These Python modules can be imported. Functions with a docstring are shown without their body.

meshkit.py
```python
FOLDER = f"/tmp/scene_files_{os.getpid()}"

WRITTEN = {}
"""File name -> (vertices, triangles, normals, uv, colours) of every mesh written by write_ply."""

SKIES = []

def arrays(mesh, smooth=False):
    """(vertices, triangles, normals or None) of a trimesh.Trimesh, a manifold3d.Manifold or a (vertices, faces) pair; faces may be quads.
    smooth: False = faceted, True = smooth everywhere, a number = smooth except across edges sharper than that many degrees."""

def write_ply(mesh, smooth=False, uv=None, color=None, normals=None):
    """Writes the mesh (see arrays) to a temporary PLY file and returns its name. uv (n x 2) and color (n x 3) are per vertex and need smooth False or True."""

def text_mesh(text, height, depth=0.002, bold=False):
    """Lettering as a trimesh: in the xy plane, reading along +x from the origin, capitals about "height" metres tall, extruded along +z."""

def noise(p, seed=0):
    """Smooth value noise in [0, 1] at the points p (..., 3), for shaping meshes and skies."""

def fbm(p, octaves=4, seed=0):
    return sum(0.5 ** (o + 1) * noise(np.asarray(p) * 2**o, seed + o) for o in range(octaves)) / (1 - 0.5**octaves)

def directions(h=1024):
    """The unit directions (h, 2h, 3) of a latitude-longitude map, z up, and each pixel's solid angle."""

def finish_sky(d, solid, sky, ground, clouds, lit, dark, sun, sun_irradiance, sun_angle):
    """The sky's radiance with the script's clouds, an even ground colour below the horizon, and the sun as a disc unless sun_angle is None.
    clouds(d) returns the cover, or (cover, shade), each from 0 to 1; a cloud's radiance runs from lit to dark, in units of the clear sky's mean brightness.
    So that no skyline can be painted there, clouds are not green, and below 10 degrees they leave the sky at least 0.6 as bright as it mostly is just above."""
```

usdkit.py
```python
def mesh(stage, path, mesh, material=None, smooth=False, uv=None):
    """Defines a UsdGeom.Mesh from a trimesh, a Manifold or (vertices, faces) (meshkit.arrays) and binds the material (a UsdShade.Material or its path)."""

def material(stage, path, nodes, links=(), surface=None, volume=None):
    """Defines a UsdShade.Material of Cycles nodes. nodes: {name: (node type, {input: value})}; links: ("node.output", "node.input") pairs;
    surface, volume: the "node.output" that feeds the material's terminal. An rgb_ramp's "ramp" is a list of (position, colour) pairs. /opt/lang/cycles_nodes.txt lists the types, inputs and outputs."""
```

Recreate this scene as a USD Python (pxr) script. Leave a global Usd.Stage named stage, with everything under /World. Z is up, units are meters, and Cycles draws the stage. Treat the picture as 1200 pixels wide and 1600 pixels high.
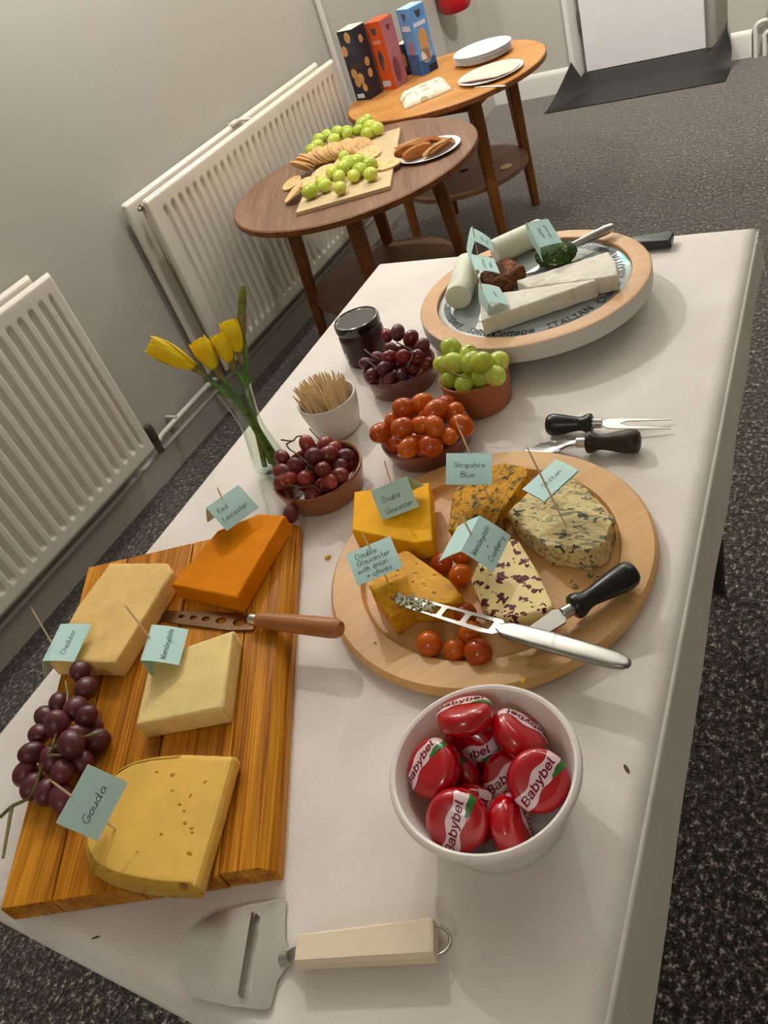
import math, random
import numpy as np, trimesh, usdkit, meshkit
import manifold3d as m3
from shapely.geometry import Polygon, Point, box as sbox
from shapely import affinity
from pxr import Usd, UsdGeom, UsdLux, Gf, Sdf, UsdShade

random.seed(7); np.random.seed(7)
rng = np.random.default_rng(7)
stage = Usd.Stage.CreateInMemory()
UsdGeom.SetStageUpAxis(stage, 'Z'); UsdGeom.SetStageMetersPerUnit(stage, 1.0)
UsdGeom.Xform.Define(stage, '/World'); UsdGeom.Scope.Define(stage, '/World/Looks')
stage.SetDefaultPrim(stage.GetPrimAtPath('/World'))

# ------------------------------------------------------------------ camera (1200 x 1600), lamps, exposure
cam = UsdGeom.Camera.Define(stage, '/World/camera')
CAM = (1.945, 0.0, 1.35)
R_ = [(0.86195, 0.41216, -0.29528), (-0.07632, 0.68122, 0.72810), (0.50124, -0.60504, 0.61863)]
cam.AddTransformOp().Set(Gf.Matrix4d(*R_[0], 0, *R_[1], 0, *R_[2], 0, *CAM, 1))
cam.CreateHorizontalApertureAttr(36.0); cam.CreateVerticalApertureAttr(48.0)
cam.CreateFocalLengthAttr(1255.8 / 1200 * 36.0)
cam.CreateClippingRangeAttr(Gf.Vec2f(0.02, 100.0))
cam.CreateExposureAttr(0.62)

def lamp(name, pos, power, radius, col):
    l = UsdLux.SphereLight.Define(stage, '/World/' + name)
    l.AddTranslateOp().Set(Gf.Vec3d(*pos)); l.CreateRadiusAttr(radius)
    l.CreateIntensityAttr(power / (4 * math.pi * math.pi * radius * radius)); l.CreateColorAttr(Gf.Vec3f(*col))
WARM = (1.0, 0.982, 0.965)
lamp('ceiling_lamp', (0.40, 1.85, 2.22), 30, 0.022, WARM)
lamp('ceiling_lamp_001', (0.66, 2.02, 2.22), 3.5, 0.022, WARM)
lamp('ceiling_lamp_002', (0.18, 1.62, 2.22), 3.5, 0.022, WARM)
lamp('ceiling_lamp_003', (0.55, 3.75, 2.45), 42, 0.03, WARM)
lamp('ceiling_lamp_004', (2.20, -1.6, 2.25), 13, 0.25, WARM)  # soft fill added behind the camera to lift the card fronts
def panel(name, pos, w, h, power, col):
    l = UsdLux.RectLight.Define(stage, '/World/' + name); l.AddTranslateOp().Set(Gf.Vec3d(*pos))
    l.CreateWidthAttr(w); l.CreateHeightAttr(h); l.CreateIntensityAttr(power / (math.pi * w * h)); l.CreateColorAttr(Gf.Vec3f(*col))
panel('ceiling_panel', (2.3, 3.1, 2.87), 1.6, 1.2, 12, (1.0, .98, .95))  # unseen fill added to mimic light bounced around the room
spot = UsdLux.SphereLight.Define(stage, '/World/ceiling_spot')       # unseen spot added to brighten the doorway
sp_o, sp_t = Gf.Vec3d(2.25, 2.7, 2.75), Gf.Vec3d(1.25, 4.75, .35)
spot.AddTransformOp().Set(Gf.Matrix4d(1).SetLookAt(sp_o, sp_t, Gf.Vec3d(0, 0, 1)).GetInverse())
spot.CreateRadiusAttr(.05); spot.CreateIntensityAttr(120 / (4 * math.pi * math.pi * .05 * .05)); spot.CreateColorAttr(Gf.Vec3f(*WARM))
sh_api = UsdLux.ShapingAPI.Apply(spot.GetPrim()); sh_api.CreateShapingConeAngleAttr(30.0); sh_api.CreateShapingConeSoftnessAttr(.6)
dome = UsdLux.DomeLight.Define(stage, '/World/sky'); dome.CreateIntensityAttr(0.02)

# ------------------------------------------------------------------ helpers
used = {}
def numbered(parent, name):
    k = (parent, name); n = used.get(k, 0); used[k] = n + 1
    return name if n == 0 else f'{name}_{n:03d}'
def setdata(prim, label=None, cat=None, group=None, kind=None):
    for k, v in (('label', label), ('category', cat), ('group', group), ('kind', kind)):
        if v: prim.SetCustomDataByKey(k, v)
class T:                                   # a thing: an Xform at its base; parts are given in world coordinates
    def __init__(s, name, label, cat, loc, group=None, kind=None, path=None, rot=None):
        s.path = path or '/World/' + numbered('/World', name); s.loc = np.array(loc, float)
        x = UsdGeom.Xform.Define(stage, s.path); x.AddTranslateOp().Set(Gf.Vec3d(*map(float, loc)))
        setdata(x.GetPrim(), label, cat, group, kind)
        s.prim = x.GetPrim()
    def part(s, name, mesh, mat, smooth=35, label=None, kind=None, under=None):
        base = under or getattr(s, 'holder', None) or s.path
        p = base + '/' + numbered(base, name)
        v, f = vf(mesh)
        m = usdkit.mesh(stage, p, (v - s.loc, f), mat, smooth)
        setdata(m.GetPrim(), label, None, None, kind)
        return p
def vf(mesh):
    if hasattr(mesh, 'to_mesh'):
        q = mesh.to_mesh(); return np.array(q.vert_properties[:, :3], float), np.array(q.tri_verts)
    if isinstance(mesh, (tuple, list)) and not hasattr(mesh, 'vertices'):
        return np.asarray(mesh[0], float), np.asarray(mesh[1], int)
    return np.array(mesh.vertices), np.array(mesh.faces)
def single(name, label, cat, mesh, mat, smooth=35, group=None, kind=None):
    """a thing that is one mesh; its prim stands at the middle of its base"""
    v, f = vf(mesh)
    base = np.array([*(v[:, :2].min(0) + v[:, :2].max(0)) / 2, v[:, 2].min()])
    p = '/World/' + numbered('/World', name)
    m = usdkit.mesh(stage, p, (v - base, f), mat, smooth)
    m.AddTranslateOp().Set(Gf.Vec3d(*map(float, base)))
    setdata(m.GetPrim(), label, cat, group, kind)
    return p
def struct(name, mesh, mat, smooth=30):
    p = '/World/' + numbered('/World', name)
    m = usdkit.mesh(stage, p, vf(mesh), mat, smooth); setdata(m.GetPrim(), None, None, None, 'structure'); return p
cat_ = trimesh.util.concatenate
def tmesh(v, f): return trimesh.Trimesh(np.asarray(v, float), np.asarray(f, int), process=False)
def bx(a, b):
    a, b = np.minimum(a, b), np.maximum(a, b)
    m = trimesh.creation.box(b - a); m.apply_translation((np.array(a) + b) / 2); return m
def hull(pts): return trimesh.convex.convex_hull(np.asarray(pts, float))
def rbox(a, b, r=.002):
    """box with chamfered edges"""
    a, b = np.minimum(a, b).astype(float), np.maximum(a, b).astype(float); pts = []
    for sx in (0, 1):
        for sy in (0, 1):
            for sz in (0, 1):
                c = np.array([(a, b)[sx][0], (a, b)[sy][1], (a, b)[sz][2]]); s = np.array([1 - 2 * sx, 1 - 2 * sy, 1 - 2 * sz]) * r
                for q in ((0, 1, 1), (1, 0, 1), (1, 1, 0)): pts.append(c + s * np.array(q))
    return hull(pts)
def xf(mesh, M=None, t=(0, 0, 0)):
    v, f = vf(mesh); v = v.copy()
    if M is not None: v = v @ np.asarray(M, float).T
    return tmesh(v + np.asarray(t, float), f)
def frame(z, x=None):
    z = np.asarray(z, float); z = z / np.linalg.norm(z)
    x = np.asarray(x if x is not None else ((1, 0, 0) if abs(z[0]) < .8 else (0, 1, 0)), float)
    x = x - z * (x @ z); x /= np.linalg.norm(x)
    return np.stack([x, np.cross(z, x), z], 1)          # columns: local x, y, z
def rotz(a): c, s = math.cos(a), math.sin(a); return np.array([[c, -s, 0], [s, c, 0], [0, 0, 1.]])
def lathe(profile, n=48, c=(0, 0, 0), M=None):
    """profile: (radius, z) from the bottom axis up; radius 0 closes"""
    v, rings = [], []
    for r, z in profile:
        if r < 1e-7: rings.append([len(v)]); v.append((0, 0, z))
        else:
            rings.append(list(range(len(v), len(v) + n)))
            v += [(r * math.cos(2 * math.pi * k / n), r * math.sin(2 * math.pi * k / n), z) for k in range(n)]
    f = []
    for a, b in zip(rings[:-1], rings[1:]):
        for k in range(n):
            k2 = (k + 1) % n
            if len(a) == 1 and len(b) == 1: continue
            if len(a) == 1: f.append((a[0], b[k2], b[k]))
            elif len(b) == 1: f.append((a[k], a[k2], b[0]))
            else: f += [(a[k], a[k2], b[k2]), (a[k], b[k2], b[k])]
    v = np.array(v, float)
    if M is not None: v = v @ np.asarray(M).T
    return tmesh(v + np.array(c, float), f)
def sweep(path, rad, n=8, flat=1.0, up=None):
    """tube along a path with closed ends; rad a number or one per point; flat squashes the section along the frame's second axis"""
    P = np.asarray(path, float); N = len(P); rad = np.broadcast_to(np.asarray(rad, float), (N,))
    t = np.gradient(P, axis=0); t /= np.linalg.norm(t, axis=1)[:, None]
    F = frame(t[0], up); x, y = F[:, 0], F[:, 1]; v = []
    for i in range(N):
        x = x - t[i] * (x @ t[i]); x /= np.linalg.norm(x); y = np.cross(t[i], x)
        for k in range(n):
            a = 2 * math.pi * k / n; v.append(P[i] + rad[i] * (math.cos(a) * x + flat * math.sin(a) * y))
    f = []
    for i in range(N - 1):
        for k in range(n):
            k2 = (k + 1) % n; a, b, c, d = i * n + k, i * n + k2, (i + 1) * n + k2, (i + 1) * n + k
            f += [(a, b, c), (a, c, d)]
    v += [P[0], P[-1]]
    for k in range(n):
        k2 = (k + 1) % n; f += [(N * n, k2, k), (N * n + 1, (N - 1) * n + k, (N - 1) * n + k2)]
    return tmesh(v, f)
def spline(pts, m=6):
    P = np.asarray(pts, float)
    if len(P) < 3: return np.array([P[0] + (P[-1] - P[0]) * t for t in np.linspace(0, 1, m)])
    Q = np.vstack([2 * P[0] - P[1], P, 2 * P[-1] - P[-2]]); out = []
    for i in range(1, len(Q) - 2):
        for t in np.linspace(0, 1, m, endpoint=False):
            a, b, c, d = Q[i - 1:i + 3]
            out.append(.5 * (2 * b + (c - a) * t + (2 * a - 5 * b + 4 * c - d) * t * t + (3 * b - a - 3 * c + d) * t ** 3))
    return np.array(out + [P[-1]])
ICO = {k: trimesh.creation.icosphere(k, 1.0) for k in (1, 2, 3)}
def ellip(c, ax, M=None, sub=2):
    v = np.array(ICO[sub].vertices) * np.asarray(ax)
    if M is not None: v = v @ np.asarray(M).T
    return tmesh(v + np.asarray(c, float), ICO[sub].faces)
def rand_rot(r):
    q = r.normal(size=(3, 3)); u, _, w = np.linalg.svd(q); m = u @ w
    return m if np.linalg.det(m) > 0 else -m
def prism(poly, z0, z1):
    p = poly if hasattr(poly, 'exterior') else Polygon(poly)
    m = trimesh.creation.extrude_polygon(p, z1 - z0, engine='earcut'); m.apply_translation((0, 0, z0)); return m
def slab(poly, z0, z1, b=.003):
    """convex outline with rounded edges top and bottom"""
    p = Polygon(poly); pts = []
    for q, z in ((p.buffer(-b), z0), (p.buffer(-b * .3), z0 + b * .3), (p, z0 + b), (p, z1 - b), (p.buffer(-b * .3), z1 - b * .3), (p.buffer(-b), z1)):
        pts += [(x, y, z) for x, y in q.exterior.coords]
    return hull(pts)
def M3(mesh):
    v, f = vf(mesh); mm = m3.Mesh(np.asarray(v, np.float32), np.asarray(f, np.uint32)); mm.merge()
    return m3.Manifold(mm)
def cheese(poly, z0, z1, b=.002, amp=.0006, seed=0, cell=.005, freq=140, cuts=None, side=0.0):
    """block of cheese: outline with eased edges, refined and roughened; side = extra crumbling of the flanks"""
    p = Polygon(poly).buffer(0)
    parts = [slab(list(g.exterior.coords), z0, z1, b) for g in [p.convex_hull]]
    m = M3(parts[0])
    if p.convex_hull.area - p.area > 1e-7:
        m = m ^ M3(prism(p.buffer(.0005), z0 - .01, z1 + .01))
    if cuts is not None: m = m - cuts
    m = m.refine_to_length(cell)
    v, f = vf(m); n = np.array(trimesh.Trimesh(v, f, process=False).vertex_normals)
    d = (meshkit.fbm(v * freq, 3, seed) - .5) * 2 * amp
    if side:
        w = np.clip(1 - np.abs(n[:, 2]), 0, 1); d = d + w * (meshkit.fbm(v * 90, 3, seed + 5) - .6) * 2 * side
    v = v + n * d[:, None]; v[:, 2] = np.maximum(v[:, 2], z0)
    return tmesh(v, f)
def relax(P, r, it=60, zmin=None, ax=None, rmax=None, pull=.02):
    """pushes overlapping round things apart"""
    P = np.array(P, float); P0 = P.copy(); r = np.broadcast_to(np.asarray(r, float), (len(P),))
    for _ in range(it):
        for i in range(len(P)):
            for j in range(i):
                d = P[i] - P[j]; L = np.linalg.norm(d); o = r[i] + r[j] - L
                if o > 0:
                    u = d / max(L, 1e-6) * o * .5; P[i] += u; P[j] -= u
        if zmin is not None: P[:, 2] = np.maximum(P[:, 2], zmin + r)
        if ax is not None:
            q = P[:, :2] - ax[:2]; L = np.linalg.norm(q, axis=1); lim = np.where(P[:, 2] < ax[2] + r * .8, rmax - r, 9)
            k = np.where(L > lim, lim / np.maximum(L, 1e-6), 1); P[:, :2] = ax[:2] + q * k[:, None]
        P += (P0 - P) * pull
    return P

# ------------------------------------------------------------------ materials
def lin(c):
    c = np.asarray(c, float) / 255.0
    return tuple(np.where(c <= .04045, c / 12.92, ((c + .055) / 1.055) ** 2.4))
LK = '/World/Looks/'
def mat(name, col, rough=.5, bump=None, **kw):
    """plain surface with a little procedural unevenness of tone and relief. bump = (scale, strength, distance)"""
    c = lin(col); n = {'g': ('geometry', {}), 'n': ('noise_texture', {'scale': kw.pop('vscale', 30.0), 'detail': 4.0}),
        'r': ('rgb_ramp', {'ramp': [(.3, tuple(x * (1 - kw.get('vary', .08)) for x in c)), (.7, tuple(min(1, x * (1 + kw.get('vary', .08))) for x in c))]}),
        'p': ('principled_bsdf', {'roughness': rough, **{k: v for k, v in kw.items() if k != 'vary'}})}
    l = [('g.position', 'n.vector'), ('n.fac', 'r.fac'), ('r.color', 'p.base_color')]
    if bump:
        n['bn'] = ('noise_texture', {'scale': bump[0], 'detail': 3.0}); n['b'] = ('bump', {'strength': bump[1], 'distance': bump[2]})
        l += [('g.position', 'bn.vector'), ('bn.fac', 'b.height'), ('b.normal', 'p.normal')]
    return usdkit.material(stage, LK + name, n, l, surface='p.BSDF')
def wood(name, light, dark, ang=0.0, fine=220.0, along=6.0, rough=.45, contrast=(.35, .68), rings=0.0, bump=.15, rand=0.0, local=False, coat=0.0, spec=.3):
    """grain along the direction ang (in the xy plane)"""
    l0, d0 = lin(light), lin(dark); mid = tuple((a + b) / 2 for a, b in zip(l0, d0))
    n = {'g': ('texture_coordinate', {}) if local else ('geometry', {}),
         'vr': ('vector_rotate', {'rotate_type': 'z_axis', 'angle': -ang}),
         'm': ('mapping', {'scale': (along, fine, fine)}), 'n': ('noise_texture', {'scale': 1.0, 'detail': 5.0, 'roughness': .6, 'distortion': .25}),
         'm2': ('mapping', {'scale': (along * .35, fine * .16, fine * .16)}), 'n2': ('noise_texture', {'scale': 1.0, 'detail': 3.0, 'distortion': rings}),
         'mx': ('math', {'math_type': 'multiply_add', 'value2': .55}), 'sc': ('math', {'math_type': 'multiply', 'value2': .45}),
         'r': ('rgb_ramp', {'ramp': [(contrast[0], d0), ((contrast[0] + contrast[1]) / 2, mid), (contrast[1], l0)]}),
         'b': ('bump', {'strength': bump, 'distance': .001}), 'p': ('principled_bsdf', {'roughness': rough, 'specular_ior_level': spec, 'coat_weight': coat, 'coat_roughness': .2})}
    l = [('g.object' if local else 'g.position', 'vr.vector'), ('vr.vector', 'm.vector'), ('m.vector', 'n.vector'), ('vr.vector', 'm2.vector'), ('m2.vector', 'n2.vector'),
         ('n.fac', 'mx.value1'), ('n2.fac', 'sc.value1'), ('sc.value', 'mx.value3'), ('mx.value', 'r.fac'), ('mx.value', 'b.height'), ('b.normal', 'p.normal')]
    if rand:
        n['oi'] = ('object_info', {}); n['mr'] = ('map_range', {'to_min': 1 - rand, 'to_max': 1 + rand}); n['h'] = ('hsv', {})
        l += [('oi.random', 'mr.value'), ('mr.result', 'h.value'), ('r.color', 'h.color'), ('h.color', 'p.base_color')]
    else: l += [('r.color', 'p.base_color')]
    return usdkit.material(stage, LK + name, n, l, surface='p.BSDF')
def spotted(name, base, spots, rough=.5, sss=0.0, bump=(160, .25, .0006), **kw):
    """cheese: base colour plus layers (colour, scale, threshold, softness, distortion, stretch)"""
    n = {'g': ('geometry', {}), 'p': ('principled_bsdf', {'roughness': rough, 'specular_ior_level': .22, 'subsurface_weight': sss, 'subsurface_scale': .006, 'subsurface_radius': (1, .7, .35), **kw}),
         'v': ('noise_texture', {'scale': 35.0, 'detail': 4.0}), 'vr': ('rgb_ramp', {'ramp': [(.3, tuple(x * .92 for x in lin(base))), (.7, tuple(min(1, x * 1.06) for x in lin(base)))]})}
    l = [('g.position', 'v.vector'), ('v.fac', 'vr.fac')]; prev = 'vr.color'
    for i, (c, sc, th, so, di, st) in enumerate(spots):
        n[f'm{i}'] = ('mapping', {'scale': st, 'location': (i * 3.1 + .7, i * 1.7 + .4, 0)}); n[f'n{i}'] = ('noise_texture', {'scale': sc, 'detail': 3.0, 'distortion': di})
        n[f'r{i}'] = ('rgb_ramp', {'ramp': [(th, (0, 0, 0)), (th + so, (1, 1, 1))]}); n[f'x{i}'] = ('mix_color', {'b': lin(c)})
        l += [('g.position', f'm{i}.vector'), (f'm{i}.vector', f'n{i}.vector'), (f'n{i}.fac', f'r{i}.fac'), (f'r{i}.color', f'x{i}.fac'), (prev, f'x{i}.a')]; prev = f'x{i}.result'
    l += [(prev, 'p.base_color')]
    n['bn'] = ('noise_texture', {'scale': bump[0], 'detail': 4.0}); n['b'] = ('bump', {'strength': bump[1], 'distance': bump[2]})
    l += [('g.position', 'bn.vector'), ('bn.fac', 'b.height'), ('b.normal', 'p.normal')]
    return usdkit.material(stage, LK + name, n, l, surface='p.BSDF')
def fruit(name, a, b, rough=.25, sss=.3, rand=True, coat=0.0, scale=60):
    """skin whose tone runs between two colours, from fruit to fruit and over each"""
    n = {'g': ('geometry', {}), 'n': ('noise_texture', {'scale': float(scale), 'detail': 3.0}), 'oi': ('object_info', {}),
         'ad': ('math', {'math_type': 'multiply_add', 'value2': .5}), 'sc': ('math', {'math_type': 'multiply', 'value2': .55}),
         'r': ('rgb_ramp', {'ramp': [(.1, lin(a)), (.9, lin(b))]}),
         'p': ('principled_bsdf', {'roughness': rough, 'subsurface_weight': sss, 'subsurface_scale': .006, 'subsurface_radius': (1, .5, .3), 'coat_weight': coat, 'coat_roughness': .05})}
    l = [('g.position', 'n.vector'), ('oi.random', 'ad.value1'), ('n.fac', 'sc.value1'), ('sc.value', 'ad.value3'), ('ad.value', 'r.fac'), ('r.color', 'p.base_color')]
    return usdkit.material(stage, LK + name, n, l, surface='p.BSDF')
def metal(name, col, rough=.28):
    return mat(name, col, rough, metallic=1.0, vary=.03)
def carpet_mat():
    n = {'g': ('geometry', {}), 'm': ('mapping', {'scale': (95., 70., 95.)}), 'n': ('noise_texture', {'scale': 1.0, 'detail': 2.0, 'roughness': .7}),
         'n2': ('noise_texture', {'scale': 260.0, 'detail': 2.0}), 'n3': ('noise_texture', {'scale': 9.0, 'detail': 3.0}),
         'mx': ('math', {'math_type': 'multiply_add', 'value2': .65}), 's2': ('math', {'math_type': 'multiply', 'value2': .35}),
         'r': ('rgb_ramp', {'ramp': [(.36, lin((16, 15, 12))), (.47, lin((40, 37, 32))), (.55, lin((74, 68, 62))), (.66, lin((182, 168, 156)))]}),
         'b': ('bump', {'strength': .9, 'distance': .006}), 'p': ('principled_bsdf', {'roughness': .95, 'specular_ior_level': .1, 'sheen_weight': 1.0, 'sheen_roughness': .42, 'sheen_tint': (1, .94, .88)})}
    l = [('g.position', 'm.vector'), ('m.vector', 'n.vector'), ('g.position', 'n2.vector'), ('n.fac', 'mx.value1'), ('n2.fac', 's2.value1'), ('s2.value', 'mx.value3'),
         ('mx.value', 'r.fac'), ('r.color', 'p.base_color'), ('mx.value', 'b.height'), ('b.normal', 'p.normal')]
    return usdkit.material(stage, LK + 'carpet', n, l, surface='p.BSDF')
def clear_glass(name, tint=(.96, .98, .97), edge=.5, low=.035):
    n = {'f': ('layer_weight', {'blend': .5}), 'pw': ('math', {'math_type': 'power', 'value2': 3.5}), 'mu': ('math', {'math_type': 'multiply_add', 'value2': edge, 'value3': low}),
         't': ('transparent_bsdf', {'color': tint}), 'g': ('glossy_bsdf', {'roughness': .02, 'color': (1, 1, 1)}), 'x': ('mix_closure', {})}
    return usdkit.material(stage, LK + name, n, [('f.facing', 'pw.value1'), ('pw.value', 'mu.value1'), ('mu.value', 'x.fac'), ('t.BSDF', 'x.closure1'), ('g.BSDF', 'x.closure2')], surface='x.closure')
def leafy(name, a, b, rough=.45, tr=.35):
    n = {'g': ('geometry', {}), 'n': ('noise_texture', {'scale': 90.0, 'detail': 3.0}), 'r': ('rgb_ramp', {'ramp': [(.35, lin(a)), (.65, lin(b))]}),
         'p': ('principled_bsdf', {'roughness': rough}), 't': ('translucent_bsdf', {}), 'x': ('mix_closure', {'fac': tr})}
    return usdkit.material(stage, LK + name, n, [('g.position', 'n.vector'), ('n.fac', 'r.fac'), ('r.color', 'p.base_color'), ('r.color', 't.color'), ('p.BSDF', 'x.closure1'), ('t.BSDF', 'x.closure2')], surface='x.closure')
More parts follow.
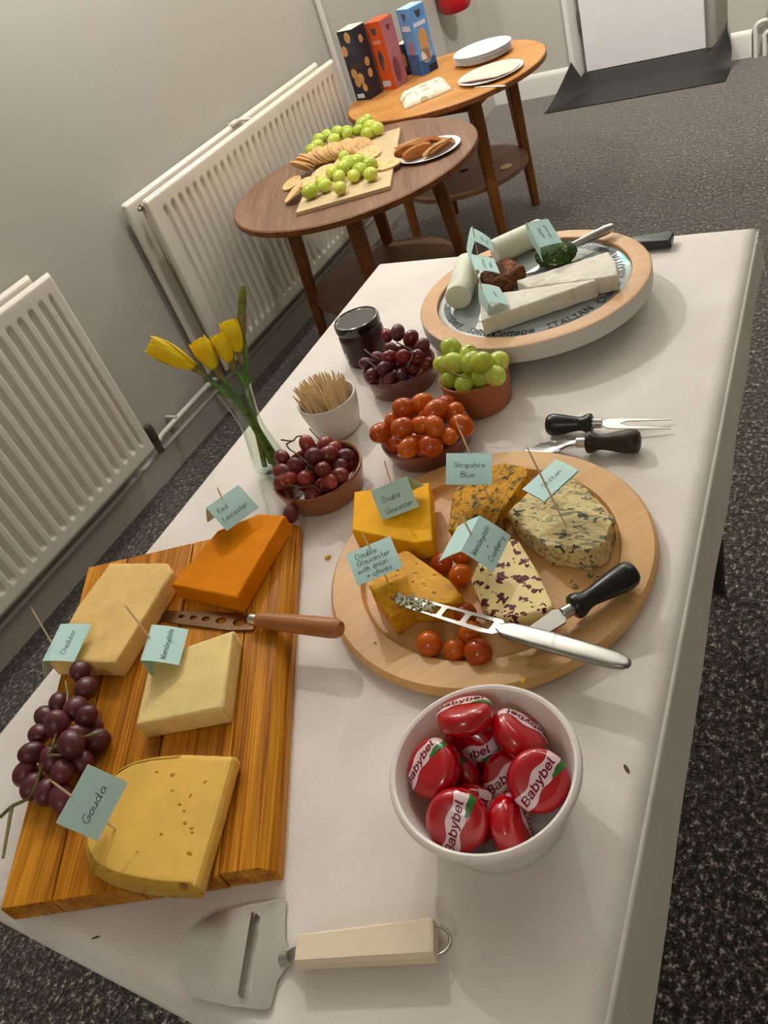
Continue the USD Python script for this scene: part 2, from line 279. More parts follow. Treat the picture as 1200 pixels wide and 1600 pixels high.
D = {'card_cheddar':[[[1.2046,0.2633,0.8053],[1.1905,0.3102,0.8082],[1.2264,0.3213,0.8022],[1.2405,0.2744,0.7993]],[1.1901,0.2977,0.8521],[1.201,0.2799,0.778]],'card_redleic':[[[1.291,0.4885,0.8311],[1.3082,0.5341,0.8285],[1.335,0.5227,0.8046],[1.3178,0.477,0.8072]],[1.3028,0.5084,0.8471],[1.2928,0.5103,0.778]],'card_wens':[[[1.3437,0.2849,0.8171],[1.3222,0.3289,0.8151],[1.3525,0.343,0.797],[1.3741,0.299,0.7989]],[1.3203,0.3189,0.8585],[1.3418,0.3083,0.778]],'card_gouda':[[[1.4046,0.1136,0.8385],[1.4046,0.163,0.8482],[1.4261,0.169,0.8176],[1.4261,0.1196,0.8079]],[1.4,0.1349,0.869],[1.4167,0.1393,0.774]],'card_dg':[[[1.4759,0.5585,0.8109],[1.5209,0.5714,0.8252],[1.5349,0.5547,0.7962],[1.4899,0.5419,0.7819]],[1.5,0.5706,0.8475],[1.5044,0.5559,0.764]],'card_dgoc':[[[1.503,0.4512,0.8222],[1.5402,0.4831,0.822],[1.5632,0.4562,0.8078],[1.5261,0.4242,0.808]],[1.5209,0.4669,0.8401],[1.5315,0.4636,0.764]],'card_shrop':[[[1.5625,0.5971,0.8387],[1.6073,0.6136,0.8278],[1.6159,0.5799,0.8126],[1.5712,0.5635,0.8235]],[1.5771,0.6107,0.8744],[1.5975,0.5996,0.764]],'card_stilton':[[[1.6484,0.5806,0.808],[1.6742,0.6204,0.8171],[1.7051,0.5992,0.8224],[1.6793,0.5594,0.8132]],[1.6674,0.5743,0.8719],[1.7003,0.5593,0.764]],'card_wc':[[[1.6233,0.4739,0.8209],[1.6253,0.5228,0.8226],[1.6534,0.5225,0.7976],[1.6513,0.4735,0.796]],[1.6201,0.4991,0.8445],[1.6367,0.4935,0.764]],'card_c1r':[[[1.4336,1.0482,0.8668],[1.4117,1.0919,0.8694],[1.4329,1.1041,0.8428],[1.4548,1.0604,0.8402]],[1.4305,1.0596,0.8859],[1.415,1.086,0.823]],'card_c2':[[[1.455,0.985,0.853],[1.431,1.0277,0.856],[1.4592,1.0448,0.8382],[1.4832,1.002,0.8353]],[1.4623,0.966,0.8641],[1.4379,1.0127,0.818]],'card_c3r':[[[1.4951,0.9192,0.8377],[1.4679,0.9586,0.8452],[1.4892,0.9767,0.8274],[1.5165,0.9374,0.8199]],[1.4818,0.9359,0.8664],[1.4693,0.9629,0.803]],'card_c4r':[[[1.5316,1.046,0.8479],[1.5038,1.0789,0.8708],[1.5285,1.105,0.8632],[1.5563,1.0722,0.8402]],[1.5118,1.0628,0.8804],[1.5037,1.102,0.823]],'g_plank':[(1.2439,0.2709,0.788),(1.2719,0.2529,0.79),(1.2865,0.2273,0.795),(1.2456,0.2305,0.785),(1.2428,0.2163,0.785),(1.2879,0.2042,0.8),(1.3016,0.2214,0.79),(1.2546,0.1946,0.787),(1.3192,0.1902,0.8),(1.3053,0.2087,0.785),(1.2659,0.1723,0.787),(1.2657,0.1596,0.78),(1.2947,0.1759,0.787),(1.3213,0.1693,0.79),(1.324,0.1836,0.785),(1.3129,0.2081,0.776),(1.31,0.1489,0.78),(1.2836,0.1497,0.777),(1.3281,0.1482,0.777),(1.3006,0.2185,0.777)],'s_plank':[(1.2672,0.1145,0.772),(1.2738,0.1267,0.774),(1.2876,0.1366,0.777),(1.2947,0.1467,0.783),(1.2939,0.1619,0.79),(1.2962,0.1741,0.797),(1.2992,0.1823,0.8),(1.2976,0.1881,0.803),(1.2725,0.2308,0.8),(1.2446,0.2523,0.795)],'g_near':[(1.3359,0.6432,0.806),(1.3637,0.6181,0.808),(1.38,0.6035,0.8),(1.3371,0.6081,0.8),(1.359,0.5923,0.795),(1.3304,0.5918,0.79),(1.3134,0.5882,0.785),(1.2972,0.6299,0.793),(1.292,0.6003,0.785),(1.3705,0.6302,0.8),(1.3884,0.5971,0.788),(1.3988,0.6132,0.783),(1.3831,0.6472,0.785),(1.3653,0.6522,0.79),(1.3643,0.5853,0.773),(1.3448,0.5643,0.768),(1.3845,0.6257,0.783),(1.3475,0.6616,0.79)],'s_near':[(1.2999,0.6401,0.812),(1.3209,0.6366,0.814),(1.3247,0.6426,0.816),(1.329,0.6474,0.814)],'s_near2':[(1.3128,0.6324,0.812),(1.3211,0.6251,0.81),(1.3328,0.6202,0.808),(1.3663,0.5979,0.812)],'s_near3':[(1.3325,0.5765,0.79),(1.3428,0.578,0.792),(1.3566,0.5768,0.79),(1.3724,0.5824,0.788),(1.3849,0.5787,0.784)],'s_near4':[(1.3499,0.5732,0.791),(1.3531,0.5648,0.782),(1.3468,0.5663,0.775)],'s_near5':[(1.3058,0.6919,0.79),(1.3263,0.6764,0.79),(1.3447,0.6652,0.792)],'g_far':[(1.3533,0.8979,0.808),(1.3804,0.8847,0.806),(1.4024,0.8714,0.8),(1.3548,0.8665,0.8),(1.3384,0.8518,0.796),(1.3364,0.8272,0.783),(1.3631,0.8252,0.777),(1.3818,0.8308,0.78),(1.3851,0.8476,0.8),(1.3975,0.8512,0.795),(1.4122,0.8548,0.783),(1.3556,0.8357,0.79),(1.3094,0.8578,0.783),(1.3582,0.8481,0.798),(1.3994,0.8429,0.782),(1.3286,0.9046,0.8)],'s_far':[(1.3078,0.8686,0.8),(1.3274,0.8506,0.803),(1.3501,0.8374,0.803)],'s_far2':[(1.315,0.8505,0.795),(1.3387,0.8327,0.797),(1.3487,0.8251,0.795)],'s_far3':[(1.3706,0.8605,0.815),(1.3861,0.8537,0.812),(1.402,0.8452,0.808),(1.402,0.8199,0.8)],'g_green':[(1.469,0.8339,0.818),(1.4647,0.816,0.806),(1.4843,0.8128,0.81),(1.5244,0.8011,0.815),(1.5384,0.7967,0.803),(1.4899,0.832,0.81),(1.5342,0.8248,0.803),(1.5002,0.8089,0.808),(1.4694,0.8038,0.79),(1.5029,0.7939,0.788),(1.5085,0.8013,0.798)],'s_green':[(1.4865,0.8267,0.82),(1.4986,0.8329,0.822),(1.5158,0.8223,0.82),(1.5274,0.8246,0.815)],'s_green2':[(1.4851,0.7865,0.815),(1.4982,0.7813,0.812),(1.5106,0.7779,0.81)],'toms':[(1.4446,0.7186,0.803),(1.462,0.7266,0.803),(1.4918,0.7151,0.805),(1.4911,0.739,0.797),(1.5108,0.7233,0.795),(1.5233,0.71,0.79),(1.4992,0.6865,0.802),(1.4775,0.6918,0.8),(1.4604,0.6837,0.803),(1.4305,0.706,0.795),(1.4236,0.6915,0.79),(1.4703,0.6654,0.788),(1.4982,0.6705,0.788),(1.5155,0.6864,0.79),(1.4709,0.7185,0.795),(1.4367,0.6765,0.776),(1.4511,0.6631,0.773),(1.4898,0.6616,0.772)],'gw_front':[(0.4927,1.9927,0.632),(0.5242,2.0299,0.632),(0.5482,2.0814,0.632),(0.5996,1.9908,0.632),(0.5269,2.1861,0.632),(0.6058,2.0754,0.632),(0.6126,2.1148,0.632),(0.6232,2.1294,0.632),(0.6687,2.0615,0.632),(0.5025,2.1259,0.632),(0.528,2.1484,0.632),(0.5568,2.1885,0.632)],'gw_back':[(0.2825,2.3716,0.632),(0.2884,2.4049,0.632),(0.2605,2.4736,0.632),(0.271,2.5066,0.632),(0.3376,2.4363,0.632),(0.3199,2.5019,0.632),(0.3639,2.4915,0.632),(0.4019,2.4981,0.632),(0.398,2.5669,0.632),(0.4522,2.4993,0.632),(0.4907,2.4615,0.632),(0.4711,2.4409,0.632)],'crow1':[(0.332,2.2006,0.637),(0.3218,2.2767,0.637),(0.3385,2.3074,0.637),(0.3678,2.3282,0.637),(0.397,2.3491,0.637),(0.4289,2.3647,0.637),(0.477,2.3739,0.637),(0.5236,2.3585,0.637)],'crow2':[(0.3394,2.2408,0.63),(0.3533,2.2759,0.63),(0.3851,2.2917,0.63),(0.4211,2.299,0.63),(0.4568,2.3063,0.63),(0.4963,2.3053,0.63),(0.5433,2.288,0.63)],'cracks':[(0.3279,2.1817,0.618),(0.4117,2.0344,0.618),(0.4092,2.1566,0.618),(0.4379,2.2107,0.618),(0.4511,2.2711,0.618),(0.6429,2.1828,0.618),(0.6041,2.3617,0.618),(0.4267,2.0361,0.618)],'bisc':[(0.6992,2.2805,0.628),(0.7196,2.2347,0.628),(0.7431,2.1951,0.628),(0.7,2.3323,0.628),(0.7323,2.3261,0.628),(0.8118,2.2882,0.628),(0.804,2.1853,0.628),(0.8402,2.1782,0.628),(0.855,2.2091,0.628),(0.7631,2.1757,0.628)],'round_toms':[(1.6061,0.4079,0.765),(1.6527,0.408,0.765),(1.6394,0.4362,0.765),(1.6246,0.4473,0.776),(1.5634,0.5137,0.765),(1.5931,0.4989,0.768),(1.5761,0.5314,0.768),(1.6337,0.4228,0.763)],'metal':[(1.5484,0.4378,0.786),(1.6114,0.427,0.784),(1.6665,0.4224,0.78),(1.7805,0.4222,0.779)]}
BABY = [
    ([1.706, 0.2317, 0.7878], [0.273, -0.653, 0.706], [0.094, 0.749, 0.656], 'red wax cheese at the front left of the bowl, its band and lettering facing up'),
    ([1.7402, 0.2471, 0.7696], [0.91, 0.309, 0.276], [-0.321, 0.534, 0.782], 'red wax cheese standing on edge at the front right of the bowl'),
    ([1.7552, 0.2792, 0.788], [0.365, -0.383, 0.848], [0.392, 0.796, 0.461], 'red wax cheese at the right of the bowl, white patch and green stripe up'),
    ([1.7281, 0.3141, 0.7874], [0.542, 0.536, 0.647], [-0.735, 0.079, 0.673], 'red wax cheese leaning at the upper right of the bowl, green stripe at its right'),
    ([1.6868, 0.3103, 0.8042], [-0.208, 0.468, 0.859], [0.804, 0.591, -0.074], 'red wax cheese standing at the far side of the bowl, white crimp on top'),
    ([1.6728, 0.2656, 0.7911], [-0.326, -0.363, 0.873], [0.317, 0.794, 0.519], 'red wax cheese at the left of the bowl, lettering along its upper left'),
    ([1.6861, 0.3034, 0.7681], [0.184, -0.829, 0.529], [0.737, 0.673, 0.061], 'red wax cheese low down at the far middle, a white square showing'),
    ([1.726, 0.2875, 0.7634], [0.313, -0.389, 0.866], [0.605, 0.756, 0.25], 'red wax cheese in the middle of the bowl under the others'),
    ([1.6818, 0.2718, 0.7664], [-0.032, -0.732, 0.681], [0.2, 0.777, 0.597], 'red wax cheese buried at the lower left of the bowl'),
    ([1.7059, 0.2471, 0.7675], [0.585, -0.561, 0.586], [0.2, 0.777, 0.597], 'red wax cheese at the bottom between the two front ones'),
]
# ------------------------------------------------------------------ the room
wall_m = mat('wall_paint', (186, 181, 169), .75, bump=(260, .12, .0008), vary=.015, vscale=2.5)
white_gloss = mat('white_gloss_paint', (222, 218, 208), .32, vary=.015)
rad_m = mat('radiator_enamel', (226, 216, 200), .3, vary=.012)
ceil_m = mat('ceiling_paint', (225, 222, 214), .9, vary=.02)
black_mat = mat('black_vinyl', (30, 29, 27), .5, bump=(300, .2, .001))
shaded_wall = mat('recess_shade_grey', (150, 142, 132), .6, vary=.02)  # wall grey with the shadow inside the recess put into the colour
XR, YN, YF, H = 5.2, -2.4, 4.68, 2.9
struct('floor', bx((-.1, YN, -.1), (XR, YF + .6, 0)), carpet_mat())
struct('ceiling', bx((-.1, YN, H), (XR, YF + .7, H + .1)), ceil_m)
struct('wall_left', bx((-.1, YN, 0), (0, YF + .7, H)), wall_m)
struct('wall_right', bx((XR, YN, 0), (XR + .1, YF + .7, H)), wall_m)
struct('wall_near', bx((-.1, YN - .1, 0), (XR + .1, YN, H)), wall_m)
DL, DR = .470, 1.245                       # the door recess in the far wall
struct('wall_far', cat_([bx((0, YF, 0), (DL, YF + .6, H)), bx((DR, YF, 0), (XR, YF + .6, H)), bx((DL, YF, 2.1), (DR, YF + .6, H))]), wall_m)
struct('wall_recess', bx((DL, 4.838, 0), (DR, 4.95, 2.1)), shaded_wall)
def skirting(x0, x1, y):
    prof = Polygon([(0, 0), (.018, 0), (.018, .095), (.012, .112), (.004, .12), (0, .12)])
    m = trimesh.creation.extrude_polygon(prof, x1 - x0, engine='earcut'); v = np.array(m.vertices)
    return tmesh(np.stack([x0 + v[:, 2], y - v[:, 0], v[:, 1]], 1), m.faces[:, ::-1])
struct('baseboard_far', skirting(0.0, DL - .014, YF), white_gloss)
struct('baseboard_far', skirting(DR + .012, 1.352, YF), white_gloss)
struct('baseboard_far', skirting(1.50, XR, YF), white_gloss)
struct('trim', rbox((.0, 3.118, .0), (.016, 3.143, H), .004), white_gloss)                       # boxed cable run on the left wall
def frame_piece(x0, x1, y0, y1, z0, z1): return rbox((x0, y0, z0), (x1, y1, z1), .005)
struct('trim', cat_([frame_piece(DL - .014, DL + .012, YF - .020, YF, 0, 2.15), frame_piece(DL - .005, DL + .010, YF, 4.838, 0, 2.1)]), white_gloss)
# door: panel with a stile line and hinges
d = T('door_1', None, None, (.81, 4.82, 0), kind='structure')
door_m = mat('door_paint', (224, 220, 216), .42, vary=.01)
d.part('leaf', rbox((.500, 4.806, .040), (1.118, 4.834, 2.05), .003), door_m)
d.part('handle', sweep(spline([(1.07, 4.806, 1.0), (1.07, 4.765, 1.0), (1.04, 4.755, 1.0), (.96, 4.755, 1.0)]), .009, 10), metal('door_steel', (180, 178, 172)))
d.part('hinge', lathe([(0, 0), (.008, 0), (.008, .09), (0, .09)], 12, (.492, 4.815, .25)), metal('hinge_steel', (150, 148, 142)))
# black vinyl sheet in the doorway, its corners turned up against the frame
u = np.concatenate([np.linspace(0, .12, 14), np.linspace(.14, .74, 14), np.linspace(.76, 1, 20)]); w = np.linspace(0, 1, 45); v = []
sm = lambda t: (lambda q: q * q * (3 - 2 * q))(min(1, max(0, t)))
for b in w:
    for a in u:
        y = 4.36 + b * .445
        fy = min(1, (y - 4.36) / .295); x0 = .383 + .087 * fy + (.012 * sm((y - 4.655) / .02)); x1 = 1.274 - .032 * sm((y - 4.58) / .09)
        x = x0 + a * (x1 - x0); e0 = max(0, 1 - (x - x0) / .075); e1 = max(0, 1 - (x1 - x) / .17)
        lift = .145 * e0 ** 1.5 * (fy ** 1.3 if y < 4.655 else max(0, 1 - (y - 4.655) / .06)) + .17 * e1 ** 2.0 * sm((y - 4.50) / .2)
        lift = max(lift, .036 * sm((y - 4.64) / .16))
        v.append((x, y, .004 + lift))
n0 = len(v); v += [(x, y, z - .003) for x, y, z in v]; f = []; nu = len(u)
for j in range(len(w) - 1):
    for i in range(nu - 1):
        a, b, c, e = j * nu + i, j * nu + i + 1, (j + 1) * nu + i + 1, (j + 1) * nu + i
        f += [(a, b, c), (a, c, e), (n0 + a, n0 + c, n0 + b), (n0 + a, n0 + e, n0 + c)]
single('door_mat', 'black vinyl mat on the grey carpet in the white doorway, corners curled up', 'mat', tmesh(v, f), black_mat, 60)

# ------------------------------------------------------------------ radiators
def radiator(y0, y1, first, label):
    z0, z1, XF, PITCH, DEP = .165, .764, .088, .04, .0075
    t = T('radiator', label, 'radiator', (.055, (y0 + y1) / 2, z0))
    def panel(xf, sign, ys):
        n = int(round((y1 - y0) / .0025)); m = 96
        yy = np.linspace(y0, y1, n + 1); zz = np.linspace(z0, z1, m + 1)
        Y, Z = np.meshgrid(yy, zz, indexing='ij')
        ph = ((Y - first) / PITCH) - np.round((Y - first) / PITCH)
        groove = np.clip((.26 - np.abs(ph)) / .10, 0, 1); groove = groove * groove * (3 - 2 * groove)
        zm = np.clip((Z - (z0 + .047)) / .010, 0, 1) * np.clip((z1 - .046 - Z) / .014, 0, 1)
        ym = ((Y > y0 + .05) & (Y < y1 - .035)).astype(float)
        ed = np.minimum(np.minimum(Y - y0, y1 - Y), np.minimum(Z - z0, z1 - Z)); rim = np.clip(1 - ed / .009, 0, 1) ** 2 * .010
        X = xf - sign * (DEP * groove * zm * ym + rim)
        V = np.stack([X, Y, Z], -1).reshape(-1, 3); F = []
        idx = np.arange(V.shape[0]).reshape(n + 1, m + 1)
        a, b, c, e = idx[:-1, :-1], idx[1:, :-1], idx[1:, 1:], idx[:-1, 1:]
        F = np.concatenate([np.stack([a, b, c], -1).reshape(-1, 3), np.stack([a, c, e], -1).reshape(-1, 3)])
        if sign < 0: F = F[:, ::-1]
        back = bx((xf - sign * .013 - .001, y0 + .006, z0 + .006), (xf - sign * .013 + .001, y1 - .006, z1 - .006))
        side = sweep(spline([(xf - sign * .012, y, z) for y, z in [(y0 + .008, z0 + .008), (y1 - .008, z0 + .008)]], 2), .006, 8)
        rails = [sweep([(xf - sign * .010, a_[0], a_[1]), (xf - sign * .010, b_[0], b_[1])], .0065, 10) for a_, b_ in
                 (((y0 + .006, z1 - .006), (y1 - .006, z1 - .006)), ((y0 + .006, z0 + .006), (y0 + .006, z1 - .006)), ((y1 - .006, z0 + .006), (y1 - .006, z1 - .006)), ((y0 + .006, z0 + .006), (y1 - .006, z0 + .006)))]
        return cat_([tmesh(V, F), back, side] + rails)
    t.part('front_panel', panel(XF, 1, None), rad_m, 50)
    t.part('back_panel', xf(panel(.032, 1, None), t=(0, -.03 if y0 > 1 else -.02, .008)), rad_m, 50)
    fins = [bx((.038, y, z0 + .03), (.070, y + .001, z1 - .03)) for y in np.arange(y0 + .04, y1 - .03, .02)]
    t.part('convector_fin', cat_(fins), rad_m, kind='stuff')
    t.part('bleed_valve', lathe([(0, 0), (.011, 0), (.011, .004), (.006, .004), (.006, .016), (0, .016)], 16, (.055, y0 + .012, z1 - .022), frame((0, -1, 0))), metal('valve_brass', (170, 166, 150)))
    t.part('bracket', cat_([rbox((.018, (y0 + y1) / 2 - .045, z1 + .002), (.042, (y0 + y1) / 2 + .0, z1 + .013), .002), sweep([(.03, (y0 + y1) / 2, z1 + .008), (.06, (y0 + y1) / 2 + .03, z1 - .004)], .005, 8)]), rad_m)
    return t
radiator(.06, 1.342, 1.3035, 'cream ribbed radiator cut off by the left edge of the picture')
radiator(1.757, 2.990, 1.784, 'long cream ribbed radiator on the wall behind the dark round table')
pipe_m = mat('pipe_paint', (188, 182, 168), .35, vary=.03)
pp = T('heating_pipe', 'pair of painted heating pipes along the wall between the two radiators', 'pipe', (.04, 1.5, .05))
pp.part('upper_pipe', sweep(spline([(.052, 1.372, .150), (.045, 1.40, .157), (.04, 1.44, .158), (.04, 1.68, .158), (.048, 1.735, .155), (.055, 1.752, .162)]), .0095, 12), pipe_m)
pp.part('lower_pipe', sweep([(.035, -.3, .118), (.035, 3.08, .118)], .0085, 12), pipe_m)
for y in (1.50, 2.3, .62):
    pp.part('pipe_clip', cat_([rbox((0, y - .006, .105), (.04, y + .006, .13), .002)] + ([rbox((0, y - .006, .145), (.046, y + .006, .172), .002)] if y == 1.5 else [])), pipe_m)
dark_knob = mat('valve_cap', (74, 64, 54), .5, vary=.15)
for nm, y in (('short dark radiator valve at the right foot of the near radiator', 1.374), ('dark radiator valve half hidden behind the daffodils at the long radiator', 1.742)):
    k = T('radiator_valve', nm, 'valve', (.056, y, .12))
    k.part('cap', lathe([(0, 0), (.014, 0), (.016, .006), (.0155, .022), (.0165, .03), (.0155, .046), (.012, .054), (0, .055)], 20, (.056, y, .176)), dark_knob)
    k.part('body', cat_([lathe([(0, 0), (.011, 0), (.011, .03), (.014, .03), (.014, .05), (0, .05)], 16, (.056, y, .128)), sweep([(.056, y, .150), (.056, y + (.018 if y > 1.5 else -.03), .172 if y > 1.5 else .176)], .009, 10)]), metal('valve_metal', (140, 132, 118), .4))
# pipes at the foot of the far wall, right of the doorway
pz = T('bent_pipe', 'pair of white bent heating pipes rising from the carpet beside the doorway', 'pipe', (1.40, 4.64, 0))
pz.part('outer_pipe', sweep(spline([(1.372, 4.645, 0), (1.372, 4.645, .10), (1.374, 4.645, .135), (1.395, 4.645, .152), (1.44, 4.645, .155), (1.62, 4.645, .155)]), .0105, 12), white_gloss)
pz.part('inner_pipe', sweep(spline([(1.412, 4.645, 0), (1.412, 4.645, .07), (1.414, 4.645, .092), (1.432, 4.645, .106), (1.47, 4.645, .108), (1.62, 4.645, .108)]), .0105, 12), white_gloss)
pz.part('pipe_shroud', rbox((1.437, 4.60, .175), (1.60, 4.67, .25), .006), mat('shade_grey', (120, 114, 104), .6))  # grey block put in for the dark shade beside the pipes
# fire extinguisher on the left wall beyond the tables: only its foot is in the picture
ex = T('fire_extinguisher', 'red fire extinguisher hanging on the wall above the blue cracker box', 'fire extinguisher', (.085, 4.215, .588))
red_m = mat('extinguisher_red', (178, 24, 30), .3, vary=.05)
ex.part('cylinder', lathe([(0, .012), (.05, .004), (.066, .010), (.078, .03), (.08, .06), (.08, .36), (.072, .42), (.045, .46), (.02, .475), (0, .475)], 40, (.085, 4.215, .588)), red_m)
ex.part('valve_head', rbox((.06, 4.185, 1.06), (.11, 4.245, 1.11), .006), mat('extinguisher_black', (30, 30, 30), .5))
ex.part('wall_bracket', rbox((0, 4.19, .75), (.012, 4.24, 1.02), .003), metal('bracket_steel', (120, 120, 118)))

# ------------------------------------------------------------------ long table with its white paper cloth
TZ = .74
RECT = np.array([(1.133, .045), (1.838, .045), (1.790, 1.286), (1.109, 1.280)])     # counter-clockwise
tb = T('trestle_table', 'long folding table hidden under the white paper cloth', 'table', (1.47, .66, 0))
tb_m = mat('table_laminate', (120, 96, 70), .5)
tb.part('tabletop', prism(Polygon(RECT).buffer(-.019), .708, TZ - .0035), tb_m)
leg_m = mat('table_steel', (46, 44, 42), .45)
for x, y in ((1.20, .15), (1.75, .15), (1.72, 1.18), (1.19, 1.18)):
    tb.part('leg', sweep([(x, y, .708), (x, y, 0)], .014, 10), leg_m)
cloth_m = usdkit.material(stage, LK + 'paper_cloth', {'g': ('geometry', {}), 'n': ('noise_texture', {'scale': 14.0, 'detail': 5.0}), 'n1': ('noise_texture', {'scale': 900.0, 'detail': 2.0}),
    'r': ('rgb_ramp', {'ramp': [(.3, lin((222, 213, 203))), (.7, lin((232, 224, 215)))]}), 'ad': ('math', {'math_type': 'multiply_add', 'value2': .08}),
    'b': ('bump', {'strength': .28, 'distance': .0035}), 'p': ('principled_bsdf', {'roughness': .72, 'specular_ior_level': .3})},
    [('g.position', 'n.vector'), ('g.position', 'n1.vector'), ('n.fac', 'r.fac'), ('r.color', 'p.base_color'), ('n1.fac', 'ad.value1'), ('n.fac', 'ad.value3'), ('ad.value', 'b.height'), ('b.normal', 'p.normal')], surface='p.BSDF')
NS, NT = 190, 300; V = []
OV = dict(l=.05, r0=.12, r1=.05, n=.05, f=.045)
P = Polygon(RECT); ring = P.exterior
def quad(a, b):
    return (RECT[0] * (1 - a) * (1 - b) + RECT[1] * a * (1 - b) + RECT[2] * a * b + RECT[3] * (1 - a) * b)
def grid1(n, lo, hi):                        # finer near the two folds
    t = np.linspace(0, 1, n); return np.unique(np.concatenate([np.linspace(lo, hi, n), np.linspace(-.004, .03, 14), np.linspace(.97, 1.004, 14), np.linspace(lo, 0, 4), np.linspace(1, hi, 14)]))
A = grid1(110, -.07, 1.12); B = grid1(170, -.010, 1.036); RAD = .022
for b in B:
    for a in A:
        a_, b_ = np.clip(a, 0, 1), np.clip(b, 0, 1); q = quad(a_, b_)
        ex_ = quad(a, b) - q; dist = np.linalg.norm(ex_); dirv = ex_ / dist if dist > 1e-9 else np.zeros(2)
        over = a > 1 or a < 0
        if a > 1: dist = (a - 1) / .12 * (OV['r0'] * (1 - b_) + OV['r1'] * b_) if not (b > 1 or b < 0) else dist
        # edge rounding starts RAD inside the rim
        ins = RAD
        p = np.array([*q, TZ]); w_ = (meshkit.noise(np.array([q[0] * 9, q[1] * 9, 0.])) - .5) * .0009 + (meshkit.noise(np.array([q[0] * 38 + q[1] * 17, q[1] * 7, 3.])) - .5) * .0007
        if dist <= 1e-9:
            dd = ring.distance(Point(*q))
            if dd < RAD:
                near = np.array(ring.interpolate(ring.project(Point(*q))).coords[0]); o_ = near - q; o_ = o_ / max(np.linalg.norm(o_), 1e-9); th_ = (RAD - dd) / RAD
                p[:2] += o_ * RAD * (math.sin(th_) - th_); p[2] -= RAD * (1 - math.cos(th_))
            else: p[2] += w_ * min(1, (dd - RAD) / .02)
        else:
            th_ = min(math.pi / 2 - .10, 1 + dist / RAD); ex2 = max(0, dist - RAD * (math.pi / 2 - 1.10))
            p[:2] += dirv * (RAD * (math.sin(th_) - 1) + ex2 * .10); p[2] -= RAD * (1 - math.cos(th_)) + ex2 * .99
            p[:2] += dirv * (meshkit.noise(np.array([q[0] * 8, q[1] * 8, 7.])) - .5) * .008 * min(1, dist / .05)
        V.append(p)
nu = len(A); F = []
for j in range(len(B) - 1):
    for i in range(nu - 1):
        a, b, c, e = j * nu + i, j * nu + i + 1, (j + 1) * nu + i + 1, (j + 1) * nu + i
        F += [(a, b, c), (a, c, e)]
single('tablecloth', 'creased white paper cloth over the long table in front', 'tablecloth', tmesh(V, F), cloth_m, True)

# ------------------------------------------------------------------ the two round tables
def round_table(name, label, c, R, z, th, rt, rb, shelf_z, shelf_r, top_m, leg_m, edge_m, shelf_m, holes=()):
    t = T(name, label, 'table', (c[0], c[1], 0))
    t.part('tabletop', lathe([(0, z - .022), (R - .012, z - .022), (R - .003, z - .019), (R, z - .012), (R, z - .006), (R - .002, z - .0015), (R - .004, z), (0, z)], 96, (c[0], c[1], 0)), top_m, 30)
    t.part('edge_band', lathe([(R - .006, z - .021), (R + .0008, z - .019), (R + .0012, z - .010), (R + .0008, z - .003), (R - .003, z - .001), (R - .006, z - .021)], 96, (c[0], c[1], 0)), edge_m, 40)
    sh = Point(*c).buffer(shelf_r, 48)
    for h in holes: sh = sh.difference(Point(*h).buffer(.020, 16))
    t.part('shelf', prism(sh, shelf_z - .017, shelf_z), shelf_m, 30)
    ap = []
    for k in range(4):
        a = th + k * math.pi / 2; d = np.array([math.cos(a), math.sin(a)]); e = np.array([-d[1], d[0]])
        top = np.array([*(np.array(c) + d * rt), z - .022]); bot = np.array([*(np.array(c) + d * rb), 0])
        def sec(p, hw, ht): return [np.array([*(p[:2] + d * sx * ht + e * sy * hw), p[2]]) for sx, sy in ((-1, -.7), (-.7, -1), (.7, -1), (1, -.7), (1, .7), (.7, 1), (-.7, 1), (-1, .7))]
        mid = top + (bot - top) * .22
        t.part('leg', hull(sec(top, .023, .022) + sec(mid, .023, .021) + sec(bot, .014, .014)), leg_m, 30)
        a2 = a + math.pi / 2; d2 = np.array([math.cos(a2), math.sin(a2)])
        p0, p1 = np.array(c) + d * (rt - .004), np.array(c) + d2 * (rt - .004); nn = np.array([-(p1 - p0)[1], (p1 - p0)[0]]); nn /= np.linalg.norm(nn)
        ap.append(hull([(*(p + nn * s), zz) for p in (p0, p1) for s in (-.010, .010) for zz in (z - .075, z - .022)]))
    for m in ap: t.part('apron', m, leg_m, 30)
    return t
oak_top = wood('oak_top', (214, 158, 88), (176, 116, 54), .35, 90, 4, .38, bump=.08)
oak_leg = wood('oak_leg', (158, 98, 40), (118, 68, 22), 0, 60, 60, .42, bump=.05)
oak_edge = wood('oak_edge', (160, 100, 44), (116, 66, 26), 0, 60, 60, .42, bump=.05)
wal_top = wood('walnut_top', (152, 118, 94), (108, 78, 60), 2.05, 150, 5, .42, bump=.06)
wal_leg = wood('walnut_leg', (146, 88, 36), (104, 58, 20), 0, 60, 60, .45, bump=.05)
shelf_w = wood('shaded_shelf_wood', (150, 112, 84), (116, 80, 56), .8, 110, 5, .45, bump=.05)  # darker than the oak top: shade under the tabletop put into the colour
OC, WC_ = (.5, 3.03), (.513, 2.214)
round_table('round_table', 'light oak round table with cracker boxes, a disc-shaped shelf below', OC, .382, .60, math.radians(44), .255, .268, .25, .250, oak_top, oak_leg, oak_edge, shelf_w, holes=[(.488, 3.037)])
round_table('round_table', 'dark walnut round table with the cracker board and grapes', WC_, .40, .60, math.radians(23), .241, .287, .25, .252, wal_top, wal_leg, wal_leg, shelf_w)

single('coaster', 'small pale round disc lying on the lower shelf of the oak table', 'coaster', lathe([(0, .2504), (.0225, .2504), (.0235, .2514), (.0230, .2536), (0, .2536)], 32, (.682, 3.009, 0)), mat('pale_disc', (250, 214, 160), .5), 30)  # pale disc put in for a bright spot on the shelf
